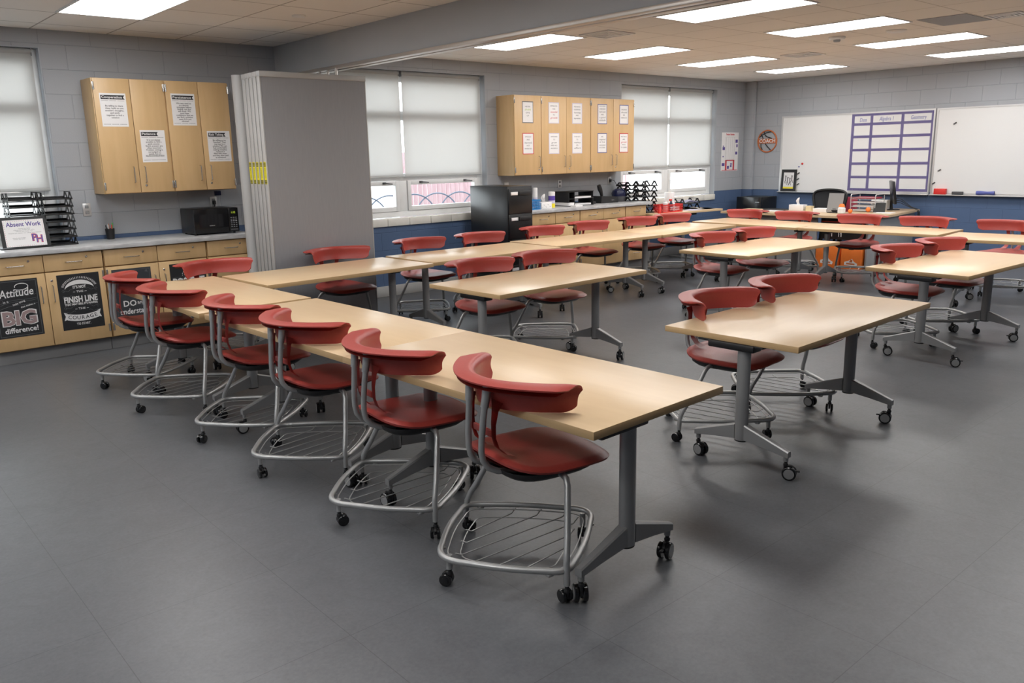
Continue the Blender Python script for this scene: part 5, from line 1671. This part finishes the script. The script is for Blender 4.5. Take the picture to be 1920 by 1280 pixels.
# wire letter trays
t = thing('wire_tray_stack', 'silver wire letter tray tower on the teacher desk', 'desk tray', (12.12, -0.815, ZD))
for s in (-1, 1):
    for x in (-0.13, 0.13):
        pass
    f = MB()
    f.tube([(-0.14, s * 0.185, 0.0), (-0.14, s * 0.185, 0.235), (-0.125, s * 0.185, 0.25), (0.125, s * 0.185, 0.25), (0.14, s * 0.185, 0.235), (0.14, s * 0.185, 0.0)], 0.006, n=8)
    f.build('side_frame', M['alum'], t)
for k in range(4):
    z = 0.012 + 0.058 * k
    f = MB()
    f.tube([(-0.14, -0.185, z), (0.14, -0.185, z), (0.14, 0.185, z), (-0.14, 0.185, z)], 0.004, n=6, closed=True)
    for j in range(7): f.tube([(-0.14, -0.155 + 0.052 * j, z), (0.14, -0.155 + 0.052 * j, z)], 0.002, n=5)
    f.tube([(-0.14, -0.185, z + 0.022), (-0.14, 0.185, z + 0.022)], 0.003, n=6)
    f.build('shelf', M['alum'], t)
wds = ['bottom', 'second', 'third', 'top']
for k in range(4):
    z = ZD + 0.012 + 0.058 * k + 0.0045
    tag(MB().box(12.00, 12.24, -0.98, -0.66, z, z + 0.014 + 0.006 * (k % 2)).build('paper_stack', M['white'] if k < 3 else M['crimson']), ['white papers on the bottom shelf of the wire tray tower', 'white papers on the second shelf of the wire tray tower', 'white papers on the third shelf of the wire tray tower', 'crimson folder on the top shelf of the wire tray tower'][k], 'paper')
t = thing('switch_box', 'white electronics box behind the wire trays on the desk', 'electronics box', (12.52, -0.83, ZD))
MB().box(-0.06, 0.06, -0.12, 0.12, 0, 0.15, bev=0.006).build('case', M['white'], t)
sl_ = MB()
T = face_frame((-0.0605, 0, 0.10), (0, -1, 0), (0, 0, 1))
for k in range(4): sl_.rect(T, -0.10 + 0.055 * k, -0.065 + 0.055 * k, -0.012, 0.012, 0.001)
sl_.build('ports', M['darkgrey'], t)
t = thing('phone_stand', 'black easel stand at the front of the teacher desk', 'stand', (12.0, -1.06, ZD), 0.3)
for s in (-1, 1):
    T = face_frame((0, s * 0.07, 0.0), (0, 1, 0), (math.sin(R(25)), 0, math.cos(R(25))))
T = face_frame((-0.03, 0, 0.0), (0, -1, 0), (math.sin(R(28)), 0, math.cos(R(28))))
MB().rect(T, -0.08, 0.08, 0.0, 0.15, 0.008).build('front_plate', M['black'], t)
MB().tube([(0.09, -0.05, 0.004), (0.03, -0.05, 0.125), (0.03, 0.05, 0.125), (0.09, 0.05, 0.004)], 0.006, n=8).build('prop', M['black'], t)
# monitor, seen edge-on
t = thing('computer_monitor', 'black flat monitor seen from its edge on the desk', 'monitor', (12.60, -0.96, ZD), 0)
MB().lathe([(0.12, 0.0), (0.12, 0.008), (0.10, 0.013)], 28).build('base', M['black'], t)
MB().tube([(0, 0.0, 0.013), (0.0, 0.01, 0.12), (0.0, 0.0, 0.24)], [0.026, 0.022, 0.022], n=10).build('stand_neck', M['black'], t)
T = Matrix.Translation((-0.06, -0.06, 0.10)) @ Matrix.Rotation(R(-60), 4, 'Z') @ Matrix.Rotation(R(-8), 4, 'Y')
MB().box(-0.018, 0.018, -0.25, 0.25, 0.0, 0.335, bev=0.008, T=T).build('housing', M['blackpaint'], t)
MB().box(0.0181, 0.0192, -0.235, 0.235, 0.02, 0.32, T=T).build('screen', M['screen'], t)
cb_ = MB()
for k in range(3):
    cb_.tube([(12.66, -0.98, 0.92 - 0.03 * k), (12.76, -1.03, 0.90 - 0.03 * k), (12.84 - 0.03 * k, -1.16, 0.78), (12.86 - 0.03 * k, -1.24, 0.752), (12.87 - 0.03 * k, -1.275, 0.70), (12.88 - 0.03 * k, -1.27, 0.45)], 0.005, n=6)
tag(cb_.build('monitor_cable', M['black']), 'black cables from the monitor hanging over the desk edge', 'cable')
pl = [(11.62, 0.78, 0.10, 0.14, 'tan', 'tan papers at the left end of the teacher desk'), (11.40, 0.60, 0.10, 0.15, 'white', 'white sheet near the front left of the teacher desk'), (11.47, 0.34, 0.09, 0.12, 'white', 'white sheet beside the keyboard on the teacher desk'), (11.90, -1.18, 0.11, 0.12, 'white', 'white sheet in front of the monitor on the teacher desk')]
for x, y, hx, hy, m_, lab in pl:
    o = MB().box(-hx, hx, -hy, hy, 0, 0.006).build('paper_sheet', M[m_]); o.location = (x, y, ZD); o.rotation_euler = (0, 0, rnd.uniform(-0.3, 0.3)); tag(o, lab, 'paper')
t = thing('keyboard', 'dark keyboard on the left half of the teacher desk', 'keyboard', (11.68, 0.45, ZD))
MB().box(-0.075, 0.075, -0.21, 0.16, 0, 0.018, bev=0.004).build('case', M['darkgrey'], t)
ky = MB()
for i in range(5):
    for j in range(14): ky.box(-0.062 + 0.026 * i, -0.042 + 0.026 * i, -0.195 + 0.0245 * j, -0.176 + 0.0245 * j, 0.018, 0.023)
ky.build('keys', M['black'], t)
